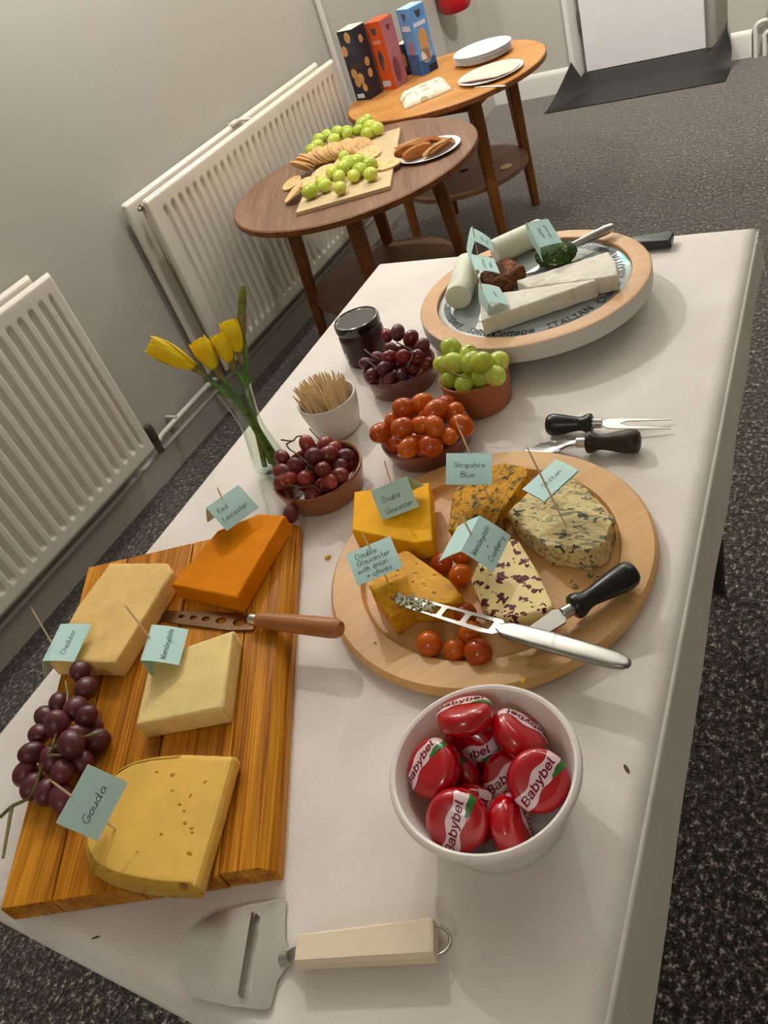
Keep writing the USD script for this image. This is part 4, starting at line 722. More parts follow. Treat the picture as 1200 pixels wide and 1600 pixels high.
# ------------------------------------------------------------------ fork and knife lying behind the round board
fk = T('cheese_fork', 'two-pronged cheese fork with black handle behind the round board', 'fork', (1.66, .758, .741))
e, d_ = bulb_handle(fk, (1.668, .7635, .7535), (1.611, .757, .7545), .0135, black_h, .011)
fp = Polygon([(0, -.0045), (.006, -.0085), (.016, -.0098), (.078, -.0088), (.078, -.0080), (.028, -.0050), (.020, 0), (.028, .0050), (.078, .0080), (.078, .0088), (.016, .0098), (.006, .0085), (0, .0045)])
ang = math.atan2(d_[1], d_[0]) + .03
Mf = np.stack([np.array([math.cos(ang), math.sin(ang), -.09]) / math.hypot(1, .09), np.array([-math.sin(ang), math.cos(ang), 0]), np.array([.09 * math.cos(ang), .09 * math.sin(ang), 1]) / math.hypot(1, .09)], 1)
fk.part('prongs', xf(prism(fp, -.0007, .0007), Mf, e + np.array([0, 0, -.001])), steel_sat, 20)
brown_h = wood('dark_handle', (84, 62, 46), (36, 26, 20), .1, 240, 12, .4, bump=.1)
kb = T('spade_knife', 'cheese spade with dark brown wooden handle in front of the fork', 'knife', (1.68, .722, .741))
e, d_ = bulb_handle(kb, (1.670, .7245, .7555), (1.732, .7315, .7545), .0142, brown_h, .011)
bp = [(0, -.0035), (.008, -.005), (.016, -.010), (.030, -.0125), (.046, -.010), (.064, .000), (.048, .009), (.030, .0105), (.016, .008), (.008, .005), (0, .0035)]
ang = math.atan2(d_[1], d_[0]) + .02; v, f = [], []
sh = trimesh.creation.extrude_polygon(Polygon(bp), .0012, engine='earcut').subdivide().subdivide()
v = np.array(sh.vertices); v[:, 2] += -.012 * np.clip(v[:, 0] / .03, 0, 1) ** 1.2 + .45 * v[:, 1] ** 2 / .012 + .004 * np.clip((v[:, 0] - .03) / .034, 0, 1)
kb.part('blade', xf(tmesh(v, sh.faces), rotz(ang), e + np.array([0, 0, -.0005])), metal('mirror_steel', (190, 192, 192), .12), 50)

# ------------------------------------------------------------------ cheese slicer in the foreground
sl = T('cheese_slicer', 'cheese slicer with cream handle and hanging ring at the near edge', 'slicer', (1.60, .11, .7405))
dS = np.array([1.7145, .160]) - np.array([1.6085, .1135]); dS /= np.linalg.norm(dS); Ms = np.stack([np.array([*dS, 0]), np.array([-dS[1], dS[0], 0]), np.array([0, 0, 1.])], 1)
O = np.array([1.6000, .1095, .7425])
def loc(x, y): q = np.array([x, y]) - O[:2]; return (q @ dS, q @ Ms[:2, 1])
head = [loc(*q) for q in [(1.5905, .1205), (1.5835, .131), (1.5755, .1465), (1.5705, .1465), (1.545, .1325), (1.519, .115), (1.509, .101), (1.5075, .093), (1.512, .079), (1.524, .0675), (1.540, .058), (1.570, .0635), (1.6, .0715), (1.6045, .0745), (1.6035, .079), (1.600, .092), (1.6015, .1005), (1.6045, .1065), (1.600, .1135)]]
hp = Polygon(head).buffer(-.002).buffer(.002)
slot = Polygon([loc(*q) for q in [(1.5555, .1290), (1.5612, .1280), (1.5855, .0745), (1.5785, .0730)]])
hp2 = hp.difference(slot)
ex3 = trimesh.creation.extrude_polygon(hp2, .0012, engine='earcut').subdivide().subdivide()
v = np.array(ex3.vertices); v[:, 2] += .004 * np.clip((-v[:, 0] - .02) / .08, 0, 1) ** 1.5
sl.part('blade', xf(tmesh(v, ex3.faces), Ms, O), steel_sat, 25)
lip = [loc(*q) for q in [(1.5528, .1278), (1.5568, .1286), (1.5802, .0738), (1.5758, .0728)]]
lipv = [(x, y, z) for (x, y), z in zip(lip, (.0014, .0046, .0046, .0014))]; sl.part('cutting_edge', xf(hull([(x, y, z + s) for x, y, z in lipv for s in (0, .0010)]), Ms, O + np.array([0, 0, .001])), steel, 20)
sl.part('neck', xf(sweep(spline([(-.006, 0, .001), (.002, 0, .003), (.009, 0, .0085), (.015, 0, .0095)], 5), [.0055] * 5 + [.0050] * 5 + [.0046] * 6, 12, .75, (0, 1, 0)), Ms, O), steel_sat, 60)
def hsection(x, w, h, zc): return [(x, w * a, zc + h * b_) for a, b_ in ((-1, -.6), (-.8, -1), (.8, -1), (1, -.6), (1, .6), (.8, 1), (-.8, 1), (-1, .6))]
hm = hull(hsection(.0120, .0095, .0068, .0096) + hsection(.0128, .0108, .0078, .0096) + hsection(.070, .0122, .0085, .0090) + hsection(.1165, .0138, .0088, .0086) + hsection(.1185, .0128, .0080, .0086))
sl.part('handle', xf(hm, Ms, O), mat('cream_handle', (236, 216, 186), .45, vary=.02), 20)
sl.part('hanging_ring', xf(sweep([(.1165 + .0125 * math.sin(a), .0105 * math.cos(a), .0086 - .002 * math.sin(a)) for a in np.linspace(0, math.pi, 22)], .0013, 10), Ms, O), steel, 60)
mk_ = spotted('cloth_tear', (96, 78, 62), [], .8)
single('cloth_speck', 'small dark speck on the cloth right of the white bowl', 'crumb', ellip((1.8045, .3318, .7402), (.0045, .0016, .0006), rotz(-.9)), mk_, True)
single('cloth_speck', 'small dark crease speck on the cloth left of the slicer', 'crumb', ellip((1.4223, .0656, .7402), (.0042, .0008, .0005), rotz(.6)), mk_, True)

# ------------------------------------------------------------------ white bowl of wax-coated snack cheeses
WB = np.array([1.7145, .2735]); bowl_m = mat('white_plastic', (236, 228, 222), .35, vary=.01, subsurface_weight=.1, subsurface_scale=.004)
prof = [(0, .7425), (.050, .7425), (.0525, .741), (.0555, .741), (.0565, .744), (.0600, .757), (.0655, .777), (.0705, .793), (.0708, .7945), (.0745, .7955), (.0757, .7975), (.0757, .8005), (.0745, .8025), (.0722, .8035), (.0700, .8025), (.0685, .7985), (.0632, .777), (.0575, .757), (.0535, .7475), (.050, .7460), (0, .7457)]
bw = T('white_bowl', 'round white plastic bowl of red snack cheeses in the foreground', 'bowl', (*WB, .7405))
bw.part('bowl', lathe(prof, 96, (*WB, 0)), bowl_m, 40)
wax_m = mat('red_wax', (184, 6, 22), .14, vary=.06, coat_weight=.7, coat_roughness=.06, bump=(70, .35, .0012))
lab_m = mat('white_wrapper', (236, 206, 208), .25, vary=.02, coat_weight=.5); red_print = mat('red_print', (168, 20, 60), .3); green_print = mat('green_print', (40, 122, 44), .3); yel_print = mat('yellow_print', (232, 196, 60), .3)
PR, PT = .0240, .0112
def side_z(x, y, off=0.0):
    r = np.sqrt(np.asarray(x) ** 2 + np.asarray(y) ** 2) / PR
    return (PT + off) * np.clip(1 - np.clip(r, 0, .9999) ** 4.2, 0, 1) ** (1 / 2.6)
def wheel():
    prof = [(0, -PT)] + [(PR * r, -float(side_z(PR * r, 0))) for r in (.3, .55, .7, .8, .88, .94, .975, .993)] + [(PR, 0)] + [(PR * r, float(side_z(PR * r, 0))) for r in (.993, .975, .94, .88, .8, .7, .55, .3)] + [(0, PT)]
    return lathe(prof, 48)
def patch(fx, off, nx=44, ny=14, lo=-.97, hi=.97):
    """part of the top face between the curves fx(x) -> (y0, y1), laid on the wax"""
    v, f = [], []
    for i in range(nx + 1):
        x = PR * (lo + (hi - lo) * i / nx); y0, y1 = fx(x)
        lim = math.sqrt(max(PR ** 2 * .985 - x * x, 0)); y0, y1 = np.clip((y0, y1), -lim, lim)
        for j in range(ny + 1): y = y0 + (y1 - y0) * j / ny; v.append((x, y, float(side_z(x, y)) + off))
    for i in range(nx):
        for j in range(ny): a = i * (ny + 1) + j; f += [(a, a + ny + 1, a + ny + 2), (a, a + ny + 2, a + 1)]
    return tmesh(v, f)
band = lambda x: (-.0060 - .0012 * math.sin(x * 300), .0064 + .0016 * math.sin(x * 240 + 1))
green = lambda x: (-.0100 + .0014 * math.sin(x * 200), -.0056) if x > .0075 else (-.0060, -.0060)
wordm = meshkit.text_mesh('Babybel', .0064, .0001, True); wordm = wordm.subdivide_to_size(.0016)
wv = np.array(wordm.vertices); wv[:, 0] -= wv[:, 0].mean(); wv[:, 0] *= .0395 / np.ptp(wv[:, 0]); wv[:, 1] -= .0026; wv[:, 0] += wv[:, 1] * .22
wv[:, 2] = side_z(wv[:, 0], wv[:, 1]) + .00055
word = tmesh(wv, wordm.faces)
def lettering(dy):
    q = wv.copy(); q[:, 1] += dy; rr_ = np.hypot(q[:, 0], q[:, 1]); k = np.minimum(1, PR * .985 / np.maximum(rr_, 1e-9)); q[:, 0] *= k; q[:, 1] *= k
    q[:, 2] = side_z(q[:, 0], q[:, 1]) + .00055; return tmesh(q, wordm.faces)
sh_ = lambda fn, dy: (lambda x: tuple(y + dy for y in fn(x)))
def pieces(dy): return dict(wax=(wheel(), wax_m, 60), wrapper_band=(patch(sh_(band, dy), .0003), lab_m, True), green_stripe=(patch(sh_(green, dy), .00036, 44, 5), green_print, True), lettering=(lettering(dy), red_print, False))
DY = {0: 0, 1: -.0065, 2: 0, 3: -.005, 4: .004, 5: .006, 6: -.002, 7: .003, 8: .004, 9: -.004}
def snack(c, n, x, label, dy=0.0):
    M = frame(n, x)
    t = T('wax_cheese', label, 'snack cheese', np.array(c), 'red wax snack cheeses in the white bowl')
    bandp_ = None
    for k, (m, ma, sm) in pieces(dy).items():
        q = t.part(k, xf(m, M, c), ma, sm, under=bandp_)
        if k == 'wrapper_band': bandp_ = q
    return t
for i, a in enumerate(BABY): snack(*a, DY[i])
# ------------------------------------------------------------------ terracotta dishes and what fills them
def dish(name, label, c, zr, r, k, m_out, m_in, th=.0045):
    rb = r * k; h = zr - .7405; z0 = .7405
    out = [(0, z0 + .001), (rb * .9, z0 + .001), (rb * .94, z0), (rb, z0 + .003), (rb + (r - rb) * .45, z0 + h * .45), (r - .0006, zr - .006), (r, zr - .003), (r - .0005, zr - .0008), (r - .002, zr), (r - th + .001, zr - .0008), (r - th, zr - .003)]
    inn = [(r - th, zr - .003), (r - th - .0008, zr - .008), (rb - th + (r - rb) * .4, z0 + h * .5), (rb - th, z0 + .009), (rb - th - .004, z0 + .0055), (0, z0 + .005)]
    t = T(name, label, 'bowl', (*c, z0))
    t.part('outside', lathe(out, 72, (*c, 0)), m_out, 40); t.part('glazed_inside', lathe(inn, 72, (*c, 0)), m_in, 40)
    return t
terra = mat('terracotta', (170, 96, 52), .6, vary=.06, vscale=40, bump=(180, .25, .0008)); terra_g = mat('glazed_terracotta', (112, 58, 36), .18, vary=.1, coat_weight=.6)
terra_d = mat('dark_terracotta', (104, 46, 32), .28, vary=.08, coat_weight=.5); terra_b = mat('brown_terracotta', (142, 84, 44), .3, vary=.08, coat_weight=.3)
dish('terracotta_dish', 'brown terracotta dish of red grapes nearest the plank board', (1.349, .626), .777, .0605, .86, terra_b, terra_g)
bunch('grape_bunch', 'ruddy red grapes with bare stalks in the front terracotta dish', [(x, y, z - .002) for x, y, z in D['g_near'][:15] + D['g_near'][16:]] + [(1.338, .612, .766), (1.365, .605, .766), (1.332, .645, .768), (1.36, .64, .768), (1.37, .628, .766), (1.325, .625, .766), (1.35, .625, .776), (1.345, .66, .767), (1.375, .645, .767)], .0108, 1.25, [red_grape, red_grape2, red_grape2], [D['s_near'], D['s_near2'], D['s_near3'], D['s_near4'], D['s_near5'], [D['s_near2'][0], D['s_near'][1]]], stem_dark, 12, zmin=.7465, bowl=(1.349, .626, .777, .0545), srad=.0010, extra=[(1.3442, 0.5557, .7640)])
dish('terracotta_dish', 'dark glazed dish of red grapes in front of the black-lidded jar', (1.3575, .866), .775, .0545, .88, terra_d, terra_g)
bunch('grape_bunch', 'glossy dark red grapes in the dish in front of the jar', D['g_far'] + [(1.34, .86, .766), (1.36, .85, .766), (1.375, .87, .766), (1.355, .885, .767), (1.335, .875, .767), (1.358, .866, .778), (1.38, .85, .767)], .0100, 1.25, [dark_grape, red_grape], [D['s_far'], D['s_far2'], D['s_far3']], stem_dark, 13, zmin=.7465, bowl=(1.3575, .866, .775, .049), srad=.0010)
dish('terracotta_dish', 'orange terracotta dish of green grapes beside the wooden-ringed turntable', (1.4965, .823), .790, .0475, .90, terra, terra_g)
bunch('grape_bunch', 'green grapes heaped in the orange terracotta dish', D['g_green'] + [(1.485, .82, .775), (1.505, .825, .775), (1.495, .80, .776), (1.498, .84, .777)], .0132, 1.2, green_grape, [D['s_green'], D['s_green2']], stem_m, 14, zmin=.7465, bowl=(1.4965, .823, .79, .042), srad=.0011)
dish('terracotta_dish', 'terracotta dish heaped with cherry tomatoes behind the round board', (1.4622, .7215), .771, .0600, .88, mat('dull_terracotta', (128, 70, 46), .4, vary=.08, coat_weight=.3), terra_g)
pl = ['at the far left of the top row', 'second along the top row', 'tallest of the pile, third along the top row', 'peeping up behind the top right of the pile', 'at the upper right of the pile', 'at the far right of the pile', 'right of the middle of the pile', 'in the very middle of the pile', 'upright at the left middle of the pile', 'half hidden between the two left ones', 'at the far left against the rim', 'at the front middle left', 'at the front middle right', 'small, at the right front of the pile', 'deep in a gap near the top', 'low at the left inside the rim', 'low at the front left with a bright glint', 'low at the front against the rim']
tp = D['toms'] + [(1.45, .715, .757), (1.475, .725, .757), (1.46, .745, .757), (1.47, .70, .757), (1.435, .73, .757)]
tr = 1.10 * np.array([.0125, .0115, .0128, .011, .0112, .0125, .0112, .0112, .0122, .0105, .0122, .0118, .0125, .0098, .0105, .0108, .0104, .011] + [.0112] * 5)
tp = relax(tp, tr * .93, 120, .7462, np.array((1.4622, .7215, .771)), .0555)
for i, (q, r) in enumerate(zip(tp, tr)):
    tomato(q, r, 1.16 + .07 * (i % 4), 60 + i, 'cherry tomato in the terracotta dish, ' + pl[i] if i < 18 else 'cherry tomato underneath the pile in the terracotta dish', 'cherry tomatoes in the dish')
# ------------------------------------------------------------------ ramekin of toothpicks
RC = np.array([1.2985, .7575]); rz, rr = .796, .0432
ram_m = usdkit.material(stage, LK + 'white_porcelain', {'g': ('geometry', {}), 'm': ('mapping', {'scale': (2., 2., 330.)}), 'n': ('noise_texture', {'scale': 1.0, 'detail': 2.0}), 'b': ('bump', {'strength': .35, 'distance': .001}),
    'p': ('principled_bsdf', {'base_color': lin((228, 224, 214)), 'roughness': .4})}, [('g.position', 'm.vector'), ('m.vector', 'n.vector'), ('n.fac', 'b.height'), ('b.normal', 'p.normal')], surface='p.BSDF')
rk = T('ramekin', 'white ribbed pot holding a fan of toothpicks', 'pot', (*RC, .7405))
po = [(0, .742), (.029, .742), (.0305, .7405), (.0325, .7415), (.0348, .750), (.0382, .764), (.0412, .778), (.0428, .788), (rr, rz - .004), (rr, rz - .0015), (rr - .0012, rz), (rr - .0030, rz - .0006), (rr - .0042, rz - .006), (.0385, .772), (.033, .7545), (.029, .7475), (0, .7468)]
rk.part('pot', lathe(po, 72, (*RC, 0)), ram_m, 50)
r_ = np.random.default_rng(21); pk = lathe([(0, 0), (.00035, .0001), (.0011, .006), (.0011, .062), (.00035, .0679), (0, .068)], 8)
lean = np.array([-.30, .10])
for i in range(150):
    a, q = r_.uniform(0, 2 * math.pi), math.sqrt(r_.uniform(0, 1)); b0 = RC + q * .024 * np.array([math.cos(a), math.sin(a)]) + np.array([-.001, 0])
    top = RC + np.array([-.0085, .001]) + q * .0365 * np.array([math.cos(a), math.sin(a)]) + r_.normal(size=2) * .0022
    d_ = np.array([*(top - b0), .064]); d_ /= np.linalg.norm(d_)
    # keep each stick inside the rim
    F_ = frame(d_); z0 = .7478 + r_.uniform(0, .003)
    mm = usdkit.mesh(stage, '/World/' + numbered('/World', 'toothpick'), vf(pk), pick_m, 40)
    mm.AddTransformOp().Set(Gf.Matrix4d(*map(float, F_[:, 0]), 0, *map(float, F_[:, 1]), 0, *map(float, F_[:, 2]), 0, *map(float, (*b0, z0)), 1))
    setdata(mm.GetPrim(), 'pale wooden toothpick in the crowded fan standing in the white pot', 'toothpick', 'toothpicks in the white pot')
# ------------------------------------------------------------------ jar
JC = (1.26, .94)
jr = T('chutney_jar', 'glass jar of dark chutney with a shiny black lid', 'jar', (*JC, .7405))
jr.part('glass', lathe([(0, .7415), (.030, .7415), (.033, .7405), (.0355, .744), (.0362, .752), (.0362, .785), (.0350, .793), (.0325, .798), (.0325, .803), (0, .803)], 56, (*JC, 0)), mat('chutney_glass', (56, 24, 18), .3, vary=.3, vscale=60, specular_ior_level=.3), 40)
jr.part('lid', lathe([(0, .800), (.0345, .797), (.0362, .7975), (.0366, .800), (.0366, .8085), (.0352, .8115), (.033, .812), (.0312, .8105), (.0300, .8102), (0, .8106)], 72, (*JC, 0)), mat('black_lid', (14, 14, 16), .1, vary=.02, coat_weight=.6, coat_roughness=.03), 30)
jr.part('paper_label', xf(tmesh(*[(lambda V, F: (V, F))(np.array([(.0366 * math.cos(a), .0366 * math.sin(a), z) for a in np.linspace(-2.55, -2.05, 9) for z in (.752, .768)]), [q for i in range(8) for q in ((2 * i, 2 * i + 2, 2 * i + 3), (2 * i, 2 * i + 3, 2 * i + 1))])][0]), None, (*JC, 0)), mat('label_paper', (206, 202, 192), .7), 60)
# ------------------------------------------------------------------ vase of daffodils
VC = np.array([1.2445, .6575]); vz = .7405
glass = clear_glass('vase_glass'); 
vs_ = T('glass_vase', 'small waisted glass vase of daffodils at the left edge of the table', 'vase', (*VC, vz))
outp = [(0, vz), (.020, vz), (.0235, vz + .002), (.0255, vz + .008), (.0250, vz + .022), (.0205, vz + .048), (.0165, vz + .072), (.0155, vz + .088), (.0175, vz + .108), (.0222, vz + .134), (.0240, vz + .1415)]
inp = [(.0228, vz + .1415), (.0210, vz + .134), (.0163, vz + .108), (.0143, vz + .088), (.0153, vz + .072), (.0193, vz + .048), (.0236, vz + .022), (.0232, vz + .012), (.018, vz + .008), (0, vz + .008)]
vs_.part('glass', lathe(outp + inp, 56, (*VC, 0)), glass, 40)
wl = vz + .082
vs_.part('water', lathe([(0, vz + .0085), (.0178, vz + .0085), (.0229, vz + .0125), (.0233, vz + .022), (.0190, vz + .048), (.0150, vz + .072), (.0142, wl), (0, wl)], 48, (*VC, 0)), clear_glass('water', (.95, .98, .93), .22, .015), 40)
stalk_m = leafy('daffodil_stalk', (66, 106, 36), (104, 146, 58), .4, .12); petal_m = leafy('daffodil_petal', (255, 224, 0), (255, 238, 30), .55, .4); spathe_m = leafy('daffodil_spathe', (124, 112, 46), (160, 142, 84), .6, .2); bud_m = leafy('daffodil_bud', (112, 124, 38), (150, 150, 54), .5, .2)
def daffodil(label, pts, bud, tip, spathe_from, open_, foot, rs=.0042):
    pts = [np.array(q) for q in pts]; bud, tip = np.array(bud), np.array(tip)
    t = T('daffodil', label, 'flower', foot)
    ctrl = [np.array(foot)] + pts + [bud]
    sp = spline(ctrl, 8); t.part('stalk', sweep(sp, rs * np.linspace(1.0, .8, len(sp)), 10, .85), stalk_m, 60)
    d_ = tip - bud; L = np.linalg.norm(d_); M = frame(d_)
    if open_:
        for k in range(6):                             # furled petals, each a curved blade
            a0 = k * math.pi / 3; v, f = [], []; nu_, nv = 7, 9
            for j in range(nv):
                s = j / (nv - 1); rad = .0045 + .0085 * math.sin(min(1, s * 1.25) * math.pi * .55) - .0012 * s ** 4; half = (.85 - .25 * s ** 3) * (1 if s < .86 else max(.12, math.sqrt(max(0, 1 - ((s - .86) / .15) ** 2))))
                for i in range(nu_):
                    u_ = -1 + 2 * i / (nu_ - 1); a = a0 + u_ * half * .95 + .5 * s
                    zz_ = L * (.05 + .95 * s) * (1 - .05 * u_ * u_ * s) - .002 * (k % 3) * s
                    v.append(bud + M @ np.array([rad * (1 + .10 * (k % 2)) * math.cos(a), rad * (1 + .10 * (k % 2)) * math.sin(a), zz_]))
            N = len(v); cc = bud + M[:, 2] * L * .4
            for q in list(v): dd = q - bud; ax_ = M[:, 2] * (dd @ M[:, 2]); o = dd - ax_; v.append(q - o / np.linalg.norm(o) * .0007)
            for j in range(nv - 1):
                for i in range(nu_ - 1): a, b_, c_, e_ = j * nu_ + i, j * nu_ + i + 1, (j + 1) * nu_ + i + 1, (j + 1) * nu_ + i; f += [(a, b_, c_), (a, c_, e_), (N + a, N + c_, N + b_), (N + a, N + e_, N + c_)]
            t.part('petal', tmesh(v, f), petal_m, True)
        t.part('corona', xf(lathe([(0, .2 * L), (.006, .3 * L), (.0078, .7 * L), (.0082, .93 * L), (.0070, .965 * L), (.0058, .9 * L), (0, .80 * L)], 18), M, bud), petal_m, 50)
        t.part('ovary', xf(lathe([(0, -.006), (.0032, -.004), (.0050, .004), (.0056, .012), (.0050, .02), (0, .022)], 14), M, bud), spathe_m, 60)
    else:
        t.part('bud', xf(lathe([(0, -.002), (.0036, 0), (.0052, L * .25), (.0058, L * .55), (.0050, L * .8), (.003, L * .95), (0, L)], 16), M, bud), bud_m, 60)
    if spathe_from:
        a = np.array(spathe_from); d2 = bud + d_ * .28 - a
        t.part('spathe', xf(lathe([(0, 0), (.0040, .0), (.0052, np.linalg.norm(d2) * .5), (.0064, np.linalg.norm(d2) * .85), (.0066, np.linalg.norm(d2))], 14), frame(d2), a), spathe_m, 60)
F0 = np.array([*VC, .7505])
ft = lambda x, y: F0 + np.array([x, y, 0])
nk = lambda dx, dy, z=.829: np.array([VC[0] + dx, VC[1] + dy, z])
daffodil('yellow daffodil leaning furthest left, against the grey wall', [nk(.001, -.001), (1.2305, .6545, .872), (1.2155, .6560, .8925)], (1.2010, .6575, .911), (1.1525, .6450, .9605), (1.2075, .6575, .9035), True, ft(.010, -.004))
daffodil('yellow daffodil second from the left, tip frayed', [nk(.003, .001), (1.2385, .660, .866), (1.2300, .663, .882)], (1.2190, .6690, .9010), (1.1995, .6800, .9425), (1.2240, .6665, .892), True, ft(.012, .004))
daffodil('yellow daffodil third from the left, still in its brown sheath', [nk(.005, .004), (1.2478, .6755, .8697), (1.2405, .6795, .884)], (1.2325, .6842, .9005), (1.2215, .7005, .938), (1.2368, .6815, .892), True, ft(-.006, .006))
daffodil('yellow daffodil fourth from the left, behind the sheathed one', [nk(.004, .006), (1.2490, .680, .874), (1.2465, .688, .890)], (1.2415, .6970, .9055), (1.2300, .7168, .947), (1.2450, .6915, .896), True, ft(-.012, -.002))
daffodil('closed green daffodil bud standing tallest of the five', [nk(.006, .002), (1.2500, .680, .8725), (1.2465, .705, .908)], (1.2432, .7210, .9355), (1.2455, .7535, .976), (1.2445, .714, .924), False, ft(.002, .012), .0038)

# ------------------------------------------------------------------ turntable with soft cheeses
SC = np.array([1.510, 1.041]); SR, SI, SZ = .171, .1436, .795
ash = wood('pale_ring', (224, 180, 132), (196, 148, 100), .4, 110, 5, .45, bump=.05, contrast=(.25, .75))
su = T('turntable', 'round turntable with a pale wooden ring and printed glass middle', 'turntable', (*SC, .7405))
su.part('ring', lathe([(SI, SZ - .001), (SI + .0012, SZ), (SR - .004, SZ), (SR - .001, SZ - .0012)], 128, (*SC, 0)), ash, 30)
su.part('rim_side', lathe([(0, .766), (SR - .006, .766), (SR - .001, .769), (SR, .774), (SR, SZ - .003), (SR - .001, SZ - .0012)], 128, (*SC, 0)), mat('painted_side', (214, 208, 198), .55, vary=.02), 40)
su.part('inner_wall', lathe([(SI, SZ - .001), (SI, .7895)], 96, (*SC, 0)), ash, 40)
su.part('foot', lathe([(0, .7405), (.085, .7405), (.086, .742), (.086, .766), (0, .766)], 64, (*SC, 0)), mat('foot_grey', (150, 146, 138), .5), 40)
disc_m = mat('printed_disc', (150, 158, 156), .06, vary=.04, vscale=20, coat_weight=.8, coat_roughness=.02)
su.part('disc', lathe([(0, .7885), (SI - .0008, .7885), (SI - .0008, .7898), (0, .7900)], 96, (*SC, 0)), disc_m, 40)
ringp = [lathe([(r, .79025), (r + .0009, .79025)], 96, (*SC, 0)) for r in (.104, .1405)]
def arc_text(text, r, a_mid, h):
    m = meshkit.text_mesh(text, h, .0001, True).subdivide_to_size(.004); v = np.array(m.vertices); v[:, 0] -= v[:, 0].mean()
    a = a_mid + v[:, 0] / r; rad = r - v[:, 1]; rad = r + h / 2 - (h - v[:, 1]) if False else r - h / 2 + (h - v[:, 1]) - h / 2
    # read from the middle of the disc: tops of the letters towards the rim
    return tmesh(np.stack([SC[0] + rad * np.cos(a), SC[1] + rad * np.sin(a), .7903 + v[:, 2]], 1), m.faces)
su.part('lettering', cat_([arc_text(t_, .1335, math.radians(a), .0125) for t_, a in (('Cottage', -84), ('ITALIAN', -46), ('Cheese', -14), ('RICOTTA', 20), ('EMMENTAL', 58), ('GOUDA', 100), ('FETA', 132), ('Roquefort', 168), ('Camembert', 214), ('Stilton', 252))]), mat('disc_print', (44, 52, 58), .4), False)
su.part('printed_line', cat_(ringp), mat('disc_print_grey', (108, 118, 122), .4), False)
SF = .7905
brie_m = spotted('brie_rind', (236, 228, 212), [((206, 192, 160), 40, .58, .2, .6, (1, 1, 1))], .75, .1, (150, .6, .0018)); brie_p = spotted('brie_paste', (236, 216, 168), [], .5, .15)
def wedge(name, label, poly, z1, seed):
    t = T(name, label, 'cheese', (*np.mean(poly, 0), SF))
    t.part('rind', cheese(poly, SF, z1, .0028, .0012, seed, .0035, side=.0006), brie_m, 50)
    return t
wedge('brie_wedge', 'long white brie wedge at the front of the turntable', [(1.4655, .9520), (1.4913, .9830), (1.5252, .9867), (1.6180, 1.0030), (1.6210, .9969), (1.4841, .9074)], .8165, 31)
wedge('brie_wedge', 'white brie wedge behind the front one, its thick end at the right', [(1.5000, 1.0165), (1.6169, 1.0833), (1.6364, 1.0462), (1.6466, 1.0122), (1.6240, 1.0050), (1.5242, .9945)], .8155, 32)
goat_m = spotted('goat_cheese', (226, 226, 206), [], .5, .2, (60, .4, .0012))
def log(name, label, a, b, r):
    a, b = np.array(a), np.array(b); L = np.linalg.norm(b - a); M = frame(b - a)
    prof = [(0, 0), (r - .004, 0), (r - .0012, .0012), (r, .004), (r * 1.01, L * .35), (r * .99, L * .7), (r, L - .004), (r - .0012, L - .0012), (r - .004, L), (0, L)]
    m = lathe(prof, 48, a, M); v = np.array(m.vertices); v[:, 2] = np.maximum(v[:, 2], SF)
    single(name, label, 'cheese', tmesh(v, m.faces), goat_m, 40)
log('goat_cheese_log', 'white goat cheese log pointing at the camera, left side of the turntable', (1.4165, .985, SF + .0195), (1.392, 1.092, SF + .0195), .0200)
log('goat_cheese_log', 'white goat cheese log lying across the back of the turntable', (1.4255, 1.122, SF + .0195), (1.487, 1.184, SF + .0195), .0200)
nut_m = spotted('brown_coated_cheese', (104, 62, 34), [((150, 96, 56), 90, .5, .12, 1.5, (1, 1, 3)), ((58, 32, 18), 120, .58, .08, 1.2, (1, 1, 3))], .8, 0, (260, .9, .003))
single('brown_cheese', 'rough brown coated wedge of cheese in the middle of the turntable', 'cheese', cheese([(1.430, 1.045), (1.438, 1.078), (1.460, 1.094), (1.497, 1.060), (1.480, 1.020), (1.452, 1.014)], SF, .8165, .006, .0022, 33, .003, 220), nut_m, 60)
herb_m = spotted('herb_coating', (70, 92, 38), [((36, 58, 22), 130, .48, .1, 1.2, (1, 1, 1)), ((208, 204, 164), 110, .63, .06, 1.0, (1, 1, 1))], .7, 0, (240, 1.0, .003))
hb = T('herb_cheese', 'green herb-crusted ball of cheese behind the brie', 'cheese', (1.531, 1.106, SF))
hv = np.array(ICO[3].vertices); hv = hv * (.031, .026, .0165) * (1 + .22 * (meshkit.fbm(hv * 4, 3, 3) - .5))[:, None]; hv = hv @ rotz(.2).T + (1.531, 1.106, SF + .0155); hv[:, 2] = np.maximum(hv[:, 2], SF)
hb.part('cheese', tmesh(hv, ICO[3].faces), herb_m, 60)
r_ = np.random.default_rng(8); lv = []
for i in range(420):
    d_ = r_.normal(size=3); d_ /= np.linalg.norm(d_); d_[2] = abs(d_[2]) * .9; q = np.array([1.531, 1.106, SF + .0155]) + rotz(.2) @ (d_ * (.031, .026, .0165)) * 1.0
    e_ = r_.normal(size=3); e_ -= d_ * (e_ @ d_); e_ /= np.linalg.norm(e_); s = np.cross(d_, e_); a, b_ = r_.uniform(.0025, .006), r_.uniform(.0006, .0014)
    lv.append(hull([q + e_ * a, q - e_ * a * .7, q + s * b_, q - s * b_, q + d_ * .0012]))
hb.part('herb_leaf', cat_(lv), leafy('chopped_herb', (28, 54, 16), (70, 104, 36), .5, .1), False, 'chopped green herbs pressed on all over', 'stuff')
sk = T('steel_knife', 'steel-handled knife lying across the far right of the turntable', 'knife', (1.55, 1.125, SF))
k0, k1 = np.array([1.5445, 1.1285, .8045]), np.array([1.6010, 1.1785, .8075]); dk = (k1 - k0) / np.linalg.norm(k1 - k0); L = np.linalg.norm(k1 - k0)
